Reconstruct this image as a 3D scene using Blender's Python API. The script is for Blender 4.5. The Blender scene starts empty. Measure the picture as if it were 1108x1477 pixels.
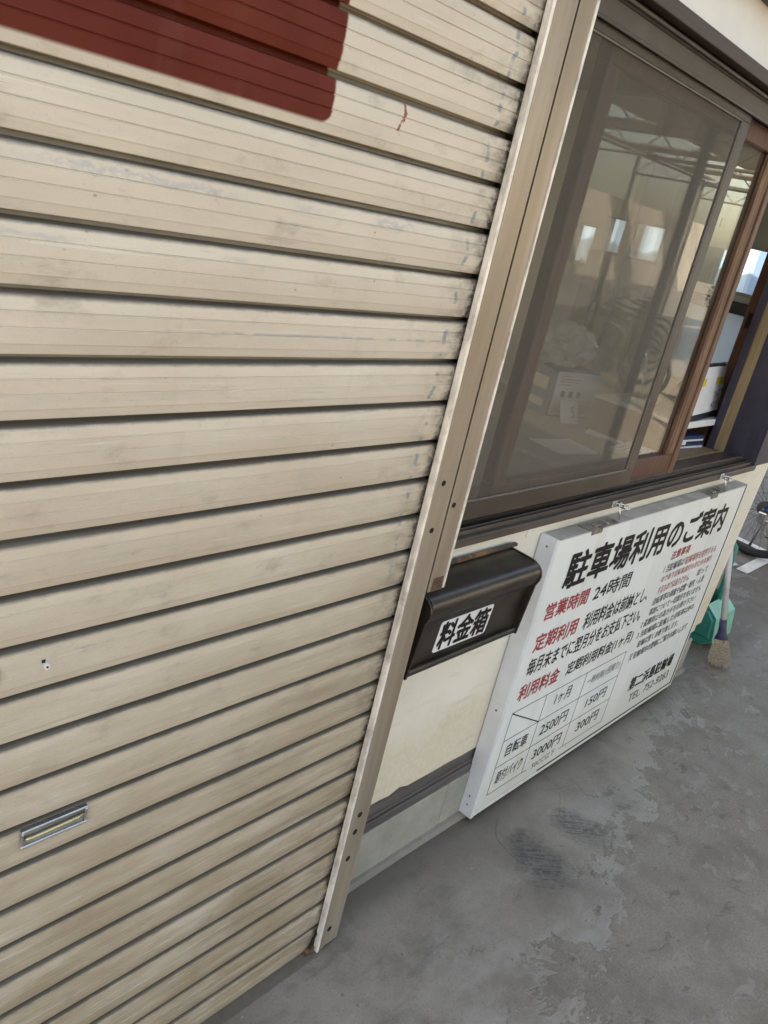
import bpy, bmesh, math, random
from mathutils import Vector, Matrix, noise
random.seed(7)
S = bpy.context.scene
COL = S.collection
R = math.radians

# ------------------------------------------------------------------ camera
cd = bpy.data.cameras.new("camera"); cam = bpy.data.objects.new("camera", cd); COL.objects.link(cam)
FPX, W0, H0 = 1214.525, 1108.0, 1477.0
cx = Vector((0.66525335, -0.71622394, 0.21085837))
cdn = Vector((-0.12632543, -0.38632302, -0.91367194))
cf = Vector((0.73585315, 0.58118654, -0.34747998))
m = Matrix((( cx.x, -cdn.x, -cf.x, 0.0), (cx.y, -cdn.y, -cf.y, -0.85), (cx.z, -cdn.z, -cf.z, 1.615), (0, 0, 0, 1)))
cam.matrix_world = m
cd.sensor_fit = 'VERTICAL'; cd.sensor_height = 24.0; cd.sensor_width = 18.0
cd.lens = 24.0 * FPX / H0
cd.clip_start = 0.02; cd.clip_end = 400
S.camera = cam

# ------------------------------------------------------------------ world, sun, exposure
SUN_EL, SUN_AZ = R(40), R(-42)          # azimuth measured from +Y towards +X
w = bpy.data.worlds.new("World"); S.world = w; w.use_nodes = True
nt = w.node_tree; bg = nt.nodes["Background"]
sky = nt.nodes.new("ShaderNodeTexSky"); sky.sky_type = 'NISHITA'; sky.sun_disc = False
sky.sun_elevation = SUN_EL; sky.sun_rotation = SUN_AZ
sky.air_density = 1.0; sky.dust_density = 3.5; sky.ozone_density = 1.0
nt.links.new(sky.outputs[0], bg.inputs[0]); bg.inputs[1].default_value = 0.15
sl = bpy.data.lights.new("sun", 'SUN'); sl.energy = 3.0; sl.angle = R(0.5); sl.color = (1.0, 0.95, 0.87)
so = bpy.data.objects.new("sun", sl); COL.objects.link(so)
sd = Vector((math.sin(SUN_AZ) * math.cos(SUN_EL), math.cos(SUN_AZ) * math.cos(SUN_EL), math.sin(SUN_EL)))
so.rotation_euler = (-sd).to_track_quat('-Z', 'Y').to_euler(); so.location = (0, 5, 8)
vs = S.view_settings; vs.view_transform = 'Standard'; vs.look = 'None'; vs.gamma = 1.0; vs.use_curve_mapping = False
vs.exposure = 2.25
try:
    vs.use_white_balance = True; vs.white_balance_temperature = 9000; vs.white_balance_tint = 11
except Exception:
    pass
S.render.engine = 'CYCLES'
try:
    S.cycles.use_denoising = True; S.cycles.max_bounces = 8; S.cycles.transparent_max_bounces = 16
    S.cycles.sample_clamp_indirect = 6.0
    S.cycles.caustics_reflective = False; S.cycles.caustics_refractive = False
except Exception:
    pass

# ------------------------------------------------------------------ material helpers
class NT:
    def __init__(s, name):
        s.m = bpy.data.materials.new(name); s.m.use_nodes = True
        s.t = s.m.node_tree; s.n = s.t.nodes; s.l = s.t.links
        s.b = s.n["Principled BSDF"]; s.out = s.n["Material Output"]
    def put(s, sock, v):
        if hasattr(v, "is_output") or isinstance(v, bpy.types.NodeSocket): s.l.new(v, sock)
        elif isinstance(v, (tuple, list)) and sock.type == 'RGBA' and len(v) == 3: sock.default_value = (*v, 1)
        else: sock.default_value = v
    def math(s, op, a, b=0.0, c=None, clamp=False):
        n = s.n.new("ShaderNodeMath"); n.operation = op; n.use_clamp = clamp
        s.put(n.inputs[0], a); s.put(n.inputs[1], b)
        if c is not None: s.put(n.inputs[2], c)
        return n.outputs[0]
    def mix(s, f, a, b, mode='MIX'):
        n = s.n.new("ShaderNodeMix"); n.data_type = 'RGBA'; n.blend_type = mode; n.clamp_factor = True
        s.put(n.inputs[0], f); s.put(n.inputs[6], a); s.put(n.inputs[7], b)
        return n.outputs[2]
    def noise(s, vec, scale, detail=3, rough=.5, dist=0.0):
        n = s.n.new("ShaderNodeTexNoise"); s.put(n.inputs['Vector'], vec)
        n.inputs['Scale'].default_value = scale; n.inputs['Detail'].default_value = detail
        n.inputs['Roughness'].default_value = rough; n.inputs['Distortion'].default_value = dist
        return n.outputs[0]
    def vor(s, vec, scale, feature='F1'):
        n = s.n.new("ShaderNodeTexVoronoi"); n.feature = feature; s.put(n.inputs['Vector'], vec); n.inputs['Scale'].default_value = scale
        return n.outputs[0]
    def ss(s, v, a, b):       # smoothstep
        n = s.n.new("ShaderNodeMapRange"); n.interpolation_type = 'SMOOTHSTEP'
        s.put(n.inputs[0], v); n.inputs[1].default_value = a; n.inputs[2].default_value = b
        return n.outputs[0]
    def geo(s):
        return s.n.new("ShaderNodeNewGeometry").outputs['Position']
    def objc(s, ob=None):
        n = s.n.new("ShaderNodeTexCoord"); n.object = ob
        return n.outputs['Object']
    def sep(s, v):
        n = s.n.new("ShaderNodeSeparateXYZ"); s.put(n.inputs[0], v); return n.outputs
    def scalev(s, v, sc, off=(0, 0, 0)):
        n = s.n.new("ShaderNodeMapping"); s.put(n.inputs[0], v); n.inputs['Scale'].default_value = sc; n.inputs['Location'].default_value = off
        return n.outputs[0]
    def bump(s, h, strength=.2, dist=.002):
        n = s.n.new("ShaderNodeBump"); n.inputs['Strength'].default_value = strength; n.inputs['Distance'].default_value = dist
        s.put(n.inputs['Height'], h); s.l.new(n.outputs[0], s.b.inputs['Normal'])
    def win(s, x, a, b, f):   # 1 between a and b, soft edge f
        return s.math('MULTIPLY', s.ss(x, a - f, a + f), s.math('SUBTRACT', 1.0, s.ss(x, b - f, b + f)))
    def fin(s, col, rough=.5, metal=0.0, spec=.5):
        s.put(s.b.inputs['Base Color'], col); s.put(s.b.inputs['Roughness'], rough)
        s.put(s.b.inputs['Metallic'], metal); s.b.inputs['Specular IOR Level'].default_value = spec
        return s.m

def simple(name, col, rough=.5, metal=0.0, var=.15, scale=20, spec=.5, bump=0.0, stretch=(1, 1, 1), dirt=None, dirt_amt=.4):
    k = NT(name); v = k.scalev(k.geo(), stretch)
    n = k.noise(v, scale, 4, .6)
    lo = tuple(c * (1 - var) for c in col); hi = tuple(min(1, c * (1 + var)) for c in col)
    c = k.mix(k.ss(n, .3, .7), lo, hi)
    if dirt:
        d = k.noise(k.geo(), scale * .35, 5, .65)
        c = k.mix(k.math('MULTIPLY', k.ss(d, .5, .75), dirt_amt), c, dirt)
    if bump: k.bump(n, bump, .002)
    r = k.math('ADD', rough, k.math('MULTIPLY', k.math('SUBTRACT', n, .5), .2))
    return k.fin(c, r, metal, spec)

# ------------------------------------------------------------------ geometry helpers
def link(name, me, mats, parent=None, loc=None, rot=None, kind=None):
    o = bpy.data.objects.new(name, me); COL.objects.link(o)
    if mats is not None and len(me.materials) == 0:
        for q in (mats if isinstance(mats, (list, tuple)) else [mats]): me.materials.append(q)
    if parent: o.parent = parent
    if loc: o.location = loc
    if rot: o.rotation_euler = rot
    if kind: o["kind"] = kind
    return o
def thing(name, label, cat, loc=(0, 0, 0), rz=0, group=None):
    o = bpy.data.objects.new(name, None); COL.objects.link(o); o.location = loc; o.rotation_euler = (0, 0, rz)
    o.empty_display_size = .05
    o["label"] = label; o["category"] = cat
    if group: o["group"] = group
    return o
def tag(o, label, cat, group=None):
    o["label"] = label; o["category"] = cat
    if group: o["group"] = group
    return o
def finish(bm, name, smooth=False):
    bmesh.ops.recalc_face_normals(bm, faces=bm.faces)
    if smooth == 'auto':
        for e in bm.edges:
            if len(e.link_faces) == 2 and e.calc_face_angle(0) > .6: e.smooth = False
    me = bpy.data.meshes.new(name); bm.to_mesh(me); bm.free()
    if smooth:
        for p in me.polygons: p.use_smooth = True
    return me
def bm_box(bm, x0, x1, y0, y1, z0, z1, bev=0.0, rot=None, piv=None):
    vs_ = [bm.verts.new(p) for p in ((x0,y0,z0),(x1,y0,z0),(x1,y1,z0),(x0,y1,z0),(x0,y0,z1),(x1,y0,z1),(x1,y1,z1),(x0,y1,z1))]
    fs = [bm.faces.new([vs_[i] for i in f]) for f in ((0,3,2,1),(4,5,6,7),(0,1,5,4),(1,2,6,5),(2,3,7,6),(3,0,4,7))]
    if bev:
        es = list({e for f in fs for e in f.edges})
        r = bmesh.ops.bevel(bm, geom=es, offset=bev, segments=1, affect='EDGES', profile=.5)
        vs_ = list({v for f in r['faces'] for v in f.verts} | {v for v in vs_ if v.is_valid})
    if rot is not None:
        bmesh.ops.transform(bm, matrix=Matrix.Translation(piv) @ rot @ Matrix.Translation(-Vector(piv)), verts=[v for v in vs_ if v.is_valid])
def box(name, mat, ext, parent=None, bev=.0015, **kw):
    bm = bmesh.new(); bm_box(bm, *ext, bev=bev); return link(name, finish(bm, name), mat, parent, **kw)
def boxes(name, mat, exts, parent=None, bev=.001, split=False, **kw):
    if split:
        first = None
        for e in exts:
            o = box(name, mat, e, parent, bev, **kw); first = first or o
        return first
    bm = bmesh.new()
    for e in exts: bm_box(bm, *e, bev=bev)
    return link(name, finish(bm, name), mat, parent, **kw)
def extrude_x(name, mat, prof, x0, x1, parent=None, nseg=1, closed=True, smooth=False, wob=0.0, seed=0):
    bm = bmesh.new(); rows = []
    for i in range(nseg + 1):
        x = x0 + (x1 - x0) * i / nseg
        rows.append([bm.verts.new((x, y + (wob * noise.noise((x * 2.3, z * 3, seed)) if wob else 0), z)) for y, z in prof])
    n = len(prof)
    for i in range(nseg):
        for j in range(n if closed else n - 1):
            k = (j + 1) % n
            bm.faces.new((rows[i][j], rows[i+1][j], rows[i+1][k], rows[i][k]))
    if closed:
        bm.faces.new(rows[0]); bm.faces.new(rows[-1][::-1])
    return link(name, finish(bm, name, smooth), mat, parent)
def tube_bm(bm, pts, r, seg=8, cap=True, radii=None):
    pts = [Vector(p) for p in pts]; rings = []
    up = None
    for i, p in enumerate(pts):
        d = (pts[min(i+1, len(pts)-1)] - pts[max(i-1, 0)]).normalized()
        if up is None:
            up = d.orthogonal().normalized()
        up = (up - d * up.dot(d))
        up = up.normalized() if up.length > 1e-6 else d.orthogonal().normalized()
        sdv = d.cross(up); rr = radii[i] if radii else r
        rings.append([bm.verts.new(p + (up * math.cos(a) + sdv * math.sin(a)) * rr) for a in [2 * math.pi * k / seg for k in range(seg)]])
    for i in range(len(rings) - 1):
        for k in range(seg):
            bm.faces.new((rings[i][k], rings[i][(k+1) % seg], rings[i+1][(k+1) % seg], rings[i+1][k]))
    if cap and len(rings) > 1:
        bm.faces.new(rings[0][::-1]); bm.faces.new(rings[-1])
def tube(name, mat, pts, r, parent=None, seg=8, radii=None, **kw):
    bm = bmesh.new(); tube_bm(bm, pts, r, seg, radii=radii); return link(name, finish(bm, name, True), mat, parent, **kw)
def ring_bm(bm, c, R0, r, n=40, seg=8, axis='X'):
    vs_ = []
    for i in range(n):
        a = 2 * math.pi * i / n
        row = []
        for k in range(seg):
            b = 2 * math.pi * k / seg
            q = R0 + r * math.cos(b); h = r * math.sin(b)
            p = Vector((h, q * math.cos(a), q * math.sin(a)))
            row.append(bm.verts.new(Vector(c) + p))
        vs_.append(row)
    for i in range(n):
        for k in range(seg):
            bm.faces.new((vs_[i][k], vs_[(i+1) % n][k], vs_[(i+1) % n][(k+1) % seg], vs_[i][(k+1) % seg]))
def disc_bm(bm, c, r, h, axis, seg=12):      # short cylinder centred at c along axis
    ax = Vector(axis).normalized(); tube_bm(bm, [Vector(c) - ax * h / 2, Vector(c) + ax * h / 2], r, seg)
def text_mesh(body, bold=0.0):
    cu = bpy.data.curves.new("lettering", 'FONT'); cu.body = body; cu.size = 1.0; cu.offset = bold; cu.resolution_u = 3; cu.fill_mode = 'FRONT'
    o = bpy.data.objects.new("lettering", cu); COL.objects.link(o)
    dg = bpy.context.evaluated_depsgraph_get(); dg.update()
    me = bpy.data.meshes.new_from_object(o.evaluated_get(dg))
    bpy.data.objects.remove(o); bpy.data.curves.remove(cu)
    me.materials.clear()
    return me
def lettering(body, mat, x0, x1, z0, z1, y, parent, bold=0.0, name="lettering", jitter=0.0):
    me = text_mesh(body, 0.0)
    co = [v.co.copy() for v in me.vertices]; fs = [tuple(p.vertices) for p in me.polygons]
    bpy.data.meshes.remove(me)
    ax, bx = min(v.x for v in co), max(v.x for v in co); ay, by = min(v.y for v in co), max(v.y for v in co)
    d = bold * (z1 - z0); V = []; F = []
    offs = [(0, 0)] + ([(d, 0), (-d, 0), (0, d), (0, -d), (d * .7, d * .7), (-d * .7, -d * .7), (d * .7, -d * .7), (-d * .7, d * .7)] if bold else [])
    for i, (du, dt) in enumerate(offs):
        base = len(V)
        for v in co:
            u = x0 + d + (v.x - ax) / (bx - ax) * (x1 - x0 - 2 * d) + du; t = z0 + d + (v.y - ay) / (by - ay) * (z1 - z0 - 2 * d) + dt
            if jitter: t += jitter * math.sin(u * 37 + x0 * 9) + jitter * .6 * math.sin(u * 83)
            V.append((u, y - .00004 * i, t))
        F += [tuple(base + q for q in f) for f in fs]
    me = bpy.data.meshes.new(name); me.from_pydata(V, [], F); me.update()
    return link(name, me, mat, parent)

# ------------------------------------------------------------------ materials
def mat_shutter(ref):
    k = NT("shutter paint"); p = k.objc(ref); X, Y, Z = k.sep(p)
    base = k.mix(k.ss(k.noise(k.scalev(p, (1.2, 1, 3)), 2.2, 4, .55), .3, .7), (.56, .495, .41), (.635, .575, .49))
    # broad vertical handling stains and runs
    st = k.ss(k.noise(k.scalev(p, (14, 1, 1.2)), 1.6, 4, .6), .56, .78)
    base = k.mix(k.math('MULTIPLY', st, .22), base, (.34, .28, .21))
    oi = k.n.new("ShaderNodeObjectInfo")
    base = k.mix(k.math('MULTIPLY', oi.outputs['Random'], .16), base, (.42, .36, .28))
    # patchy dust towards the lower metre, with the downward light falloff painted in
    sp = k.math('MULTIPLY', k.math('SUBTRACT', 1.0, k.ss(k.math('ADD', Z, k.math('MULTIPLY', k.math('SUBTRACT', k.noise(p, 1.3, 3), .5), .7)), .15, 1.6)), k.ss(k.noise(k.scalev(p, (1.5, 1, 6)), 3, 5, .65), .1, .7))
    base = k.mix(k.math('MULTIPLY', sp, .95), base, (.325, .245, .150))
    # brown grime on the lower right, dragged along the slats
    gl = k.math('MULTIPLY', k.math('MULTIPLY', k.ss(X, .55, 1.15), k.math('SUBTRACT', 1.0, k.ss(Z, .5, 1.25))), k.ss(k.noise(k.scalev(p, (2.2, 1, 26)), 1.3, 5, .62), .40, .68))
    base = k.mix(k.math('MULTIPLY', gl, .62), base, (.19, .14, .085))
    # horizontal scuffs and scratches, worn down to bluish metal
    sc = k.noise(k.scalev(p, (6, 1, 190)), 1.0, 6, .68, .3)
    zone = k.ss(k.noise(k.scalev(p, (1.4, 1, 7)), 2.0, 4, .55), .50, .64)
    scm = k.math('MULTIPLY', k.ss(sc, .56, .66), zone)
    base = k.mix(k.math('MULTIPLY', scm, .55), base, (.33, .335, .33))
    sc2 = k.math('MULTIPLY', k.ss(k.noise(k.scalev(p, (9, 1, 260)), 1.0, 5, .66), .655, .72), .6)
    base = k.mix(sc2, base, (.20, .175, .145))
    # soft smudges from hands
    smg = k.math('MULTIPLY', k.ss(k.noise(k.scalev(p, (9, 1, 16)), 1.1, 5, .68), .54, .72), .48)
    base = k.mix(smg, base, (.27, .23, .18))
    pal = k.math('MULTIPLY', k.ss(k.noise(k.scalev(p, (3, 1, 120), (5, 0, 3)), 1.0, 5, .65), .60, .70), .45)
    base = k.mix(pal, base, (.72, .68, .61))
    fine = k.math('MULTIPLY', k.ss(k.noise(p, 300, 2, .7), .62, .74), .35)
    base = k.mix(fine, base, (.30, .255, .20))
    # small dents and dark nicks
    nk = k.math('SUBTRACT', 1.0, k.ss(k.math('ADD', k.vor(k.scalev(p, (1, 1, 1.6)), 24), k.math('MULTIPLY', k.math('SUBTRACT', k.noise(p, 120, 3), .5), .09)), .02, .085))
    nk = k.math('MULTIPLY', nk, k.ss(k.noise(p, 9, 2), .48, .6))
    base = k.mix(k.math('MULTIPLY', nk, .6), base, (.17, .14, .11))
    # wavy bluish rub marks on one slat at eye height
    wz = k.math('ADD', Z, k.math('MULTIPLY', k.math('SUBTRACT', k.noise(k.scalev(p, (46, 1, 8)), 1, 3, .6), .5), .016))
    wob = k.math('ADD', wz, k.math('MULTIPLY', k.math('SUBTRACT', k.noise(p, 38, 2), .5), .012))
    rub = k.math('MULTIPLY', k.win(wob, 1.5705, 1.579, .002), k.ss(k.noise(k.scalev(p, (5, 1, 1)), 1.5, 2), .42, .56))
    rub = k.math('MULTIPLY', rub, k.ss(k.noise(k.scalev(p, (70, 1, 120)), 1, 3, .6), .33, .55))
    base = k.mix(k.math('MULTIPLY', rub, .6), base, (.34, .35, .37))
    rub2 = k.math('MULTIPLY', k.win(wob, 1.4985, 1.5035, .002), k.ss(k.noise(k.scalev(p, (7, 1, 1)), 1.5, 2), .5, .6))
    base = k.mix(k.math('MULTIPLY', rub2, .45), base, (.33, .34, .36))
    rub3 = k.math('MULTIPLY', k.win(Z, 1.4075, 1.4105, .0010), k.math('MULTIPLY', k.ss(X, .62, .70), k.ss(k.noise(k.scalev(p, (22, 1, 60)), 1.5, 3), .42, .52)))
    base = k.mix(k.math('MULTIPLY', rub3, .6), base, (.24, .28, .33))
    # vertical wear beside the guide rail where the slats rub
    wx = k.math('ADD', X, k.math('MULTIPLY', k.math('SUBTRACT', k.noise(k.scalev(p, (6, 1, 30)), 1, 3), .5), .030))
    wear = k.math('MULTIPLY', k.win(wx, 1.128, 1.137, .0015), k.ss(k.noise(k.scalev(p, (8, 1, 42)), 1.0, 2), .46, .54))
    wear = k.math('MULTIPLY', wear, k.ss(Z, .75, 1.15))
    base = k.mix(k.math('MULTIPLY', wear, .9), base, (.235, .275, .305))
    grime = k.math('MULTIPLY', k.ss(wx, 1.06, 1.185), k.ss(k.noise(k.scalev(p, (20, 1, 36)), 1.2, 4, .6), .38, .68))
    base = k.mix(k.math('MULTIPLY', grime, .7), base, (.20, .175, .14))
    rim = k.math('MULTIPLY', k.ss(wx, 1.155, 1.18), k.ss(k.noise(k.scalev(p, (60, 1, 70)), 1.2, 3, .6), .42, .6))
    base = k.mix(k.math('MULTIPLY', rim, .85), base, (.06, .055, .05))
    # dirt plus the shade under the lip, painted on every slat's upper shoulder
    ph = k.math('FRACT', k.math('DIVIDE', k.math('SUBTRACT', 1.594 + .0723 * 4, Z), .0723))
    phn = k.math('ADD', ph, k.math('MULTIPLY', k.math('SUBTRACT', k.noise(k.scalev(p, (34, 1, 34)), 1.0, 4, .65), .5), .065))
    dust_shade = k.math('SUBTRACT', 1.0, k.ss(phn, .112, .178))
    base = k.mix(k.math('MULTIPLY', dust_shade, .80), base, (.105, .090, .070))
    # painted red panel with soft sprayed edge
    rx = k.math('ADD', X, k.math('MULTIPLY', k.math('SUBTRACT', k.noise(k.scalev(p, (60, 1, 90)), 1, 5, .7), .5), .006))
    dx = k.math('MAXIMUM', k.math('SUBTRACT', rx, .7775), 0.0); dz = k.math('MAXIMUM', k.math('SUBTRACT', 1.694, Z), 0.0)
    dd = k.math('SQRT', k.math('ADD', k.math('MULTIPLY', dx, dx), k.math('MULTIPLY', dz, dz)))
    redm = k.math('SUBTRACT', 1.0, k.ss(dd, .0135, .0185))
    chip = k.ss(k.noise(k.scalev(p, (30, 1, 18)), 1.3, 5, .72), .69, .73)
    redc = k.mix(k.ss(k.noise(p, 7, 4), .3, .7), (.105, .016, .010), (.135, .024, .014))
    redc = k.mix(k.math('MULTIPLY', k.ss(k.noise(k.scalev(p, (26, 1, 5)), 1, 3), .56, .8), .28), redc, (.20, .075, .05))
    base = k.mix(k.math('MULTIPLY', redm, k.math('SUBTRACT', 1.0, chip)), base, redc)
    # red scratch further right
    sx = k.math('ADD', X, k.math('MULTIPLY', k.math('SINE', k.math('MULTIPLY', Z, 160)), .004))
    sx = k.math('ADD', sx, k.math('MULTIPLY', k.math('SUBTRACT', k.noise(p, 80, 2), .5), .009))
    scr = k.math('MULTIPLY', k.win(sx, .9215, .9265, .0012), k.win(Z, 1.692, 1.732, .006))
    base = k.mix(k.math('MULTIPLY', scr, k.ss(k.noise(p, 120, 2), .35, .5)), base, (.24, .06, .04))
    # rust bruise at the left
    bx = k.math('SUBTRACT', X, .40); bz = k.math('SUBTRACT', Z, .975)
    bd = k.math('SQRT', k.math('ADD', k.math('MULTIPLY', bx, bx), k.math('MULTIPLY', bz, bz)))
    bd = k.math('ADD', bd, k.math('MULTIPLY', k.math('SUBTRACT', k.noise(p, 45, 3), .5), .03))
    base = k.mix(k.math('MULTIPLY', k.math('SUBTRACT', 1.0, k.ss(bd, .008, .028)), .7), base, (.13, .075, .04))
    h = k.math('ADD', k.noise(k.scalev(p, (3, 1, 9)), 2.0, 3), k.math('MULTIPLY', k.noise(p, 160, 2), .04))
    k.bump(h, .40, .008)
    r = k.math('ADD', .17, k.math('MULTIPLY', k.noise(k.scalev(p, (1, 1, 2.5)), 5, 6, .65), .34))
    r = k.math('ADD', r, k.math('MULTIPLY', redm, .22))
    mt = k.fin(base, r, 0.0, .5)
    k.put(k.b.inputs['Specular IOR Level'], k.math('SUBTRACT', .5, k.math('MULTIPLY', redm, .36)))
    return mt

M = {}
M['rail'] = (lambda k: (lambda p: k.fin(k.mix(k.ss(k.noise(k.scalev(p, (90, 40, 12)), 1.0, 4, .6), .66, .72),
        k.mix(k.ss(k.noise(k.scalev(p, (25, 25, 2.0)), 1.0, 4), .3, .7), (.29, .235, .178), (.385, .325, .26)), (.20, .20, .25)),
        .36, .35))(k.geo()))(NT("bronze anodised rail"))
M['rail_edge'] = simple("worn rail lip", (.70, .655, .60), .35, .15, .25, 60, stretch=(1, 1, .3), dirt=(.24, .2, .17), dirt_amt=.6)
M['rust'] = simple("rusty steel", (.13, .075, .045), .85, 0, .5, 40, bump=.4)
M['black'] = simple("dark hole", (.006, .006, .006), .9, 0, 0, 5)
def mat_plaster():
    k = NT("cream wall panel"); p = k.geo(); X, Y, Z = k.sep(p)
    c = k.mix(k.ss(k.noise(p, 3.0, 4), .3, .7), (.70, .66, .56), (.78, .745, .66))
    edge = k.math('ADD', Z, k.math('MULTIPLY', k.math('SUBTRACT', k.noise(p, 9, 4), .5), .22))
    m = k.math('SUBTRACT', 1.0, k.ss(edge, .36, .52))
    st = k.mix(k.ss(k.math('ADD', k.vor(k.scalev(p, (1, 1, .6)), 95), k.math('MULTIPLY', k.noise(p, 60, 4), .5)), .35, .85), (.70, .635, .50), (.64, .54, .385))
    c = k.mix(k.math('MULTIPLY', m, .65), c, st)
    sp = k.math('SUBTRACT', 1.0, k.ss(k.vor(p, 9), .02, .05)); c = k.mix(k.math('MULTIPLY', k.math('MULTIPLY', sp, k.ss(k.noise(p, 5, 2), .58, .62)), .8), c, (.40, .20, .09))
    d = k.math('MULTIPLY', k.ss(k.noise(k.scalev(p, (3, 3, 22)), 2, 4), .56, .75), .25); c = k.mix(d, c, (.42, .36, .28))
    sm_ = k.math('MULTIPLY', k.ss(k.noise(k.scalev(p, (30, 30, 4)), 1, 5, .65), .58, .78), .25); c = k.mix(sm_, c, (.45, .38, .28))
    k.bump(k.noise(p, 45, 5, .6), .22, .002)
    return k.fin(c, .55)
M['plaster'] = mat_plaster()
M['upper'] = simple("white upper wall", (.74, .725, .69), .7, 0, .04, 6, dirt=(.6, .56, .48), dirt_amt=.3)
M['base'] = simple("grey kick board", (.095, .085, .082), .55, 0, .25, 10, stretch=(.6, 1, 8), dirt=(.17, .15, .13), dirt_amt=.5)
def mat_concrete(name, a, b, sc=1.0):
    k = NT(name); p = k.geo()
    c = k.mix(k.ss(k.noise(p, 7 * sc, 6, .65), .3, .7), a, b)
    c = k.mix(k.math('MULTIPLY', k.ss(k.noise(p, 60 * sc, 3, .7), .55, .75), .35), c, tuple(x * .55 for x in a))
    c = k.mix(k.math('MULTIPLY', k.ss(k.noise(k.scalev(p, (18, 1, 2)), 1, 3), .55, .75), .3), c, tuple(x * .7 for x in a))
    k.bump(k.noise(p, 90, 4, .7), .3, .002)
    return k.fin(c, .85, 0, .3)
M['foundation'] = mat_concrete("foundation concrete", (.27, .265, .225), (.36, .35, .305))
M['skirt'] = mat_concrete("mortar skirt", (.19, .175, .15), (.25, .235, .205))
M['brown'] = simple("dark brown aluminium", (.052, .040, .031), .42, .1, .15, 14, stretch=(.4, 1, 4), dirt=(.12, .105, .09), dirt_amt=.5)
M['brown2'] = simple("brown head frame", (.062, .047, .036), .5, .05, .12, 10, dirt=(.11, .1, .088), dirt_amt=.4)
M['lintel'] = simple("dark brown lintel", (.058, .038, .034), .6, 0, .2, 25, stretch=(.3, 1, 6))
M['sill'] = simple("weathered brown sill", (.075, .058, .048), .5, .1, .3, 18, stretch=(.35, 1, 5), dirt=(.16, .135, .105), dirt_amt=.6)
def mat_wood(name, a, b, w=(.3, .17, .085), worn=.5):
    k = NT(name); p = k.geo()
    g = k.noise(k.scalev(p, (40, 40, 3)), 1.5, 5, .6, .5)
    c = k.mix(k.ss(g, .3, .7), a, b)
    c = k.mix(k.math('MULTIPLY', k.ss(k.noise(k.scalev(p, (60, 60, 5)), 1.2, 5, .7), .52, .68), worn), c, w)
    k.bump(g, .25, .002)
    return k.fin(c, .5, 0, .4)
M['wood_red'] = mat_wood("red brown timber", (.070, .028, .021), (.125, .053, .040), worn=.2)
M['wood_worn'] = mat_wood("worn timber", (.085, .042, .026), (.16, .080, .046), (.30, .175, .10), .8)
M['wood_tan'] = mat_wood("bare tan timber", (.20, .14, .075), (.29, .21, .12), (.36, .27, .15), .4)
M['navy'] = simple("navy painted timber", (.026, .024, .042), .55, 0, .25, 25, stretch=(1, 1, .3), dirt=(.05, .045, .06), dirt_amt=.5)
M['pan_g'] = None
def mat_glass():
    k = NT("window glass"); t = k.n.new("ShaderNodeBsdfTransparent"); t.inputs[0].default_value = (.90, .93, .91, 1)
    g = k.n.new("ShaderNodeBsdfGlossy"); g.inputs['Roughness'].default_value = .01
    lw = k.n.new("ShaderNodeLayerWeight"); lw.inputs[0].default_value = .5
    fr = k.math('ADD', .06, k.math('MULTIPLY', k.math('POWER', lw.outputs['Facing'], 3.6), .95))
    mx = k.n.new("ShaderNodeMixShader"); k.put(mx.inputs[0], fr); k.l.new(t.outputs[0], mx.inputs[1]); k.l.new(g.outputs[0], mx.inputs[2])
    # thin film of dust on the pane
    d = k.n.new("ShaderNodeBsdfDiffuse"); d.inputs[0].default_value = (.5, .48, .44, 1)
    m2 = k.n.new("ShaderNodeMixShader"); k.put(m2.inputs[0], k.math('MULTIPLY', k.ss(k.noise(k.scalev(k.geo(), (1, 1, .7)), 4, 6, .68), .2, .8), .06))
    k.l.new(mx.outputs[0], m2.inputs[1]); k.l.new(d.outputs[0], m2.inputs[2]); k.l.new(m2.outputs[0], k.out.inputs[0])
    return k.m
M['glass'] = mat_glass()
def mat_screen():
    k = NT("insect mesh"); t = k.n.new("ShaderNodeBsdfTransparent")
    d = k.n.new("ShaderNodeBsdfDiffuse"); d.inputs[0].default_value = (.19, .172, .15, 1)
    mx = k.n.new("ShaderNodeMixShader"); p = k.geo()
    k.put(mx.inputs[0], k.math('ADD', .24, k.math('MULTIPLY', k.noise(k.scalev(p, (1, 1, .6)), 2.5, 3), .10)))
    k.l.new(t.outputs[0], mx.inputs[1]); k.l.new(d.outputs[0], mx.inputs[2]); k.l.new(mx.outputs[0], k.out.inputs[0])
    return k.m
M['mesh'] = mat_screen()
M['spline'] = simple('grey mesh spline', (.15, .13, .115), .5, 0, .2, 30)
def mat_signface():
    k = NT("sign face"); p = k.geo(); X, Y, Z = k.sep(p)
    c = k.mix(k.ss(k.noise(k.scalev(p, (2, 1, 1.2)), 2.5, 5), .3, .7), (.715, .745, .73), (.785, .81, .80))
    d = k.math('MULTIPLY', k.ss(k.noise(k.scalev(p, (8, 1, 1.6)), 1.4, 6, .68), .48, .74), .42); c = k.mix(d, c, (.55, .54, .46))
    e = k.math('MULTIPLY', k.math('SUBTRACT', 1.0, k.ss(k.math('ADD', Z, k.math('MULTIPLY', k.noise(p, 8, 4), .12)), .10, .34)), .45); c = k.mix(e, c, (.55, .525, .41))
    s = k.math('MULTIPLY', k.math('SUBTRACT', 1.0, k.ss(k.vor(p, 30), .02, .045)), k.ss(k.noise(p, 14, 2), .64, .67)); c = k.mix(k.math('MULTIPLY', s, .8), c, (.2, .19, .17))
    return k.fin(c, .32, 0, .45)
M['signface'] = mat_signface()
M['signcase'] = simple("white enamelled sign case", (.66, .67, .70), .38, .0, .06, 9, dirt=(.42, .42, .42), dirt_amt=.35)
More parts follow.
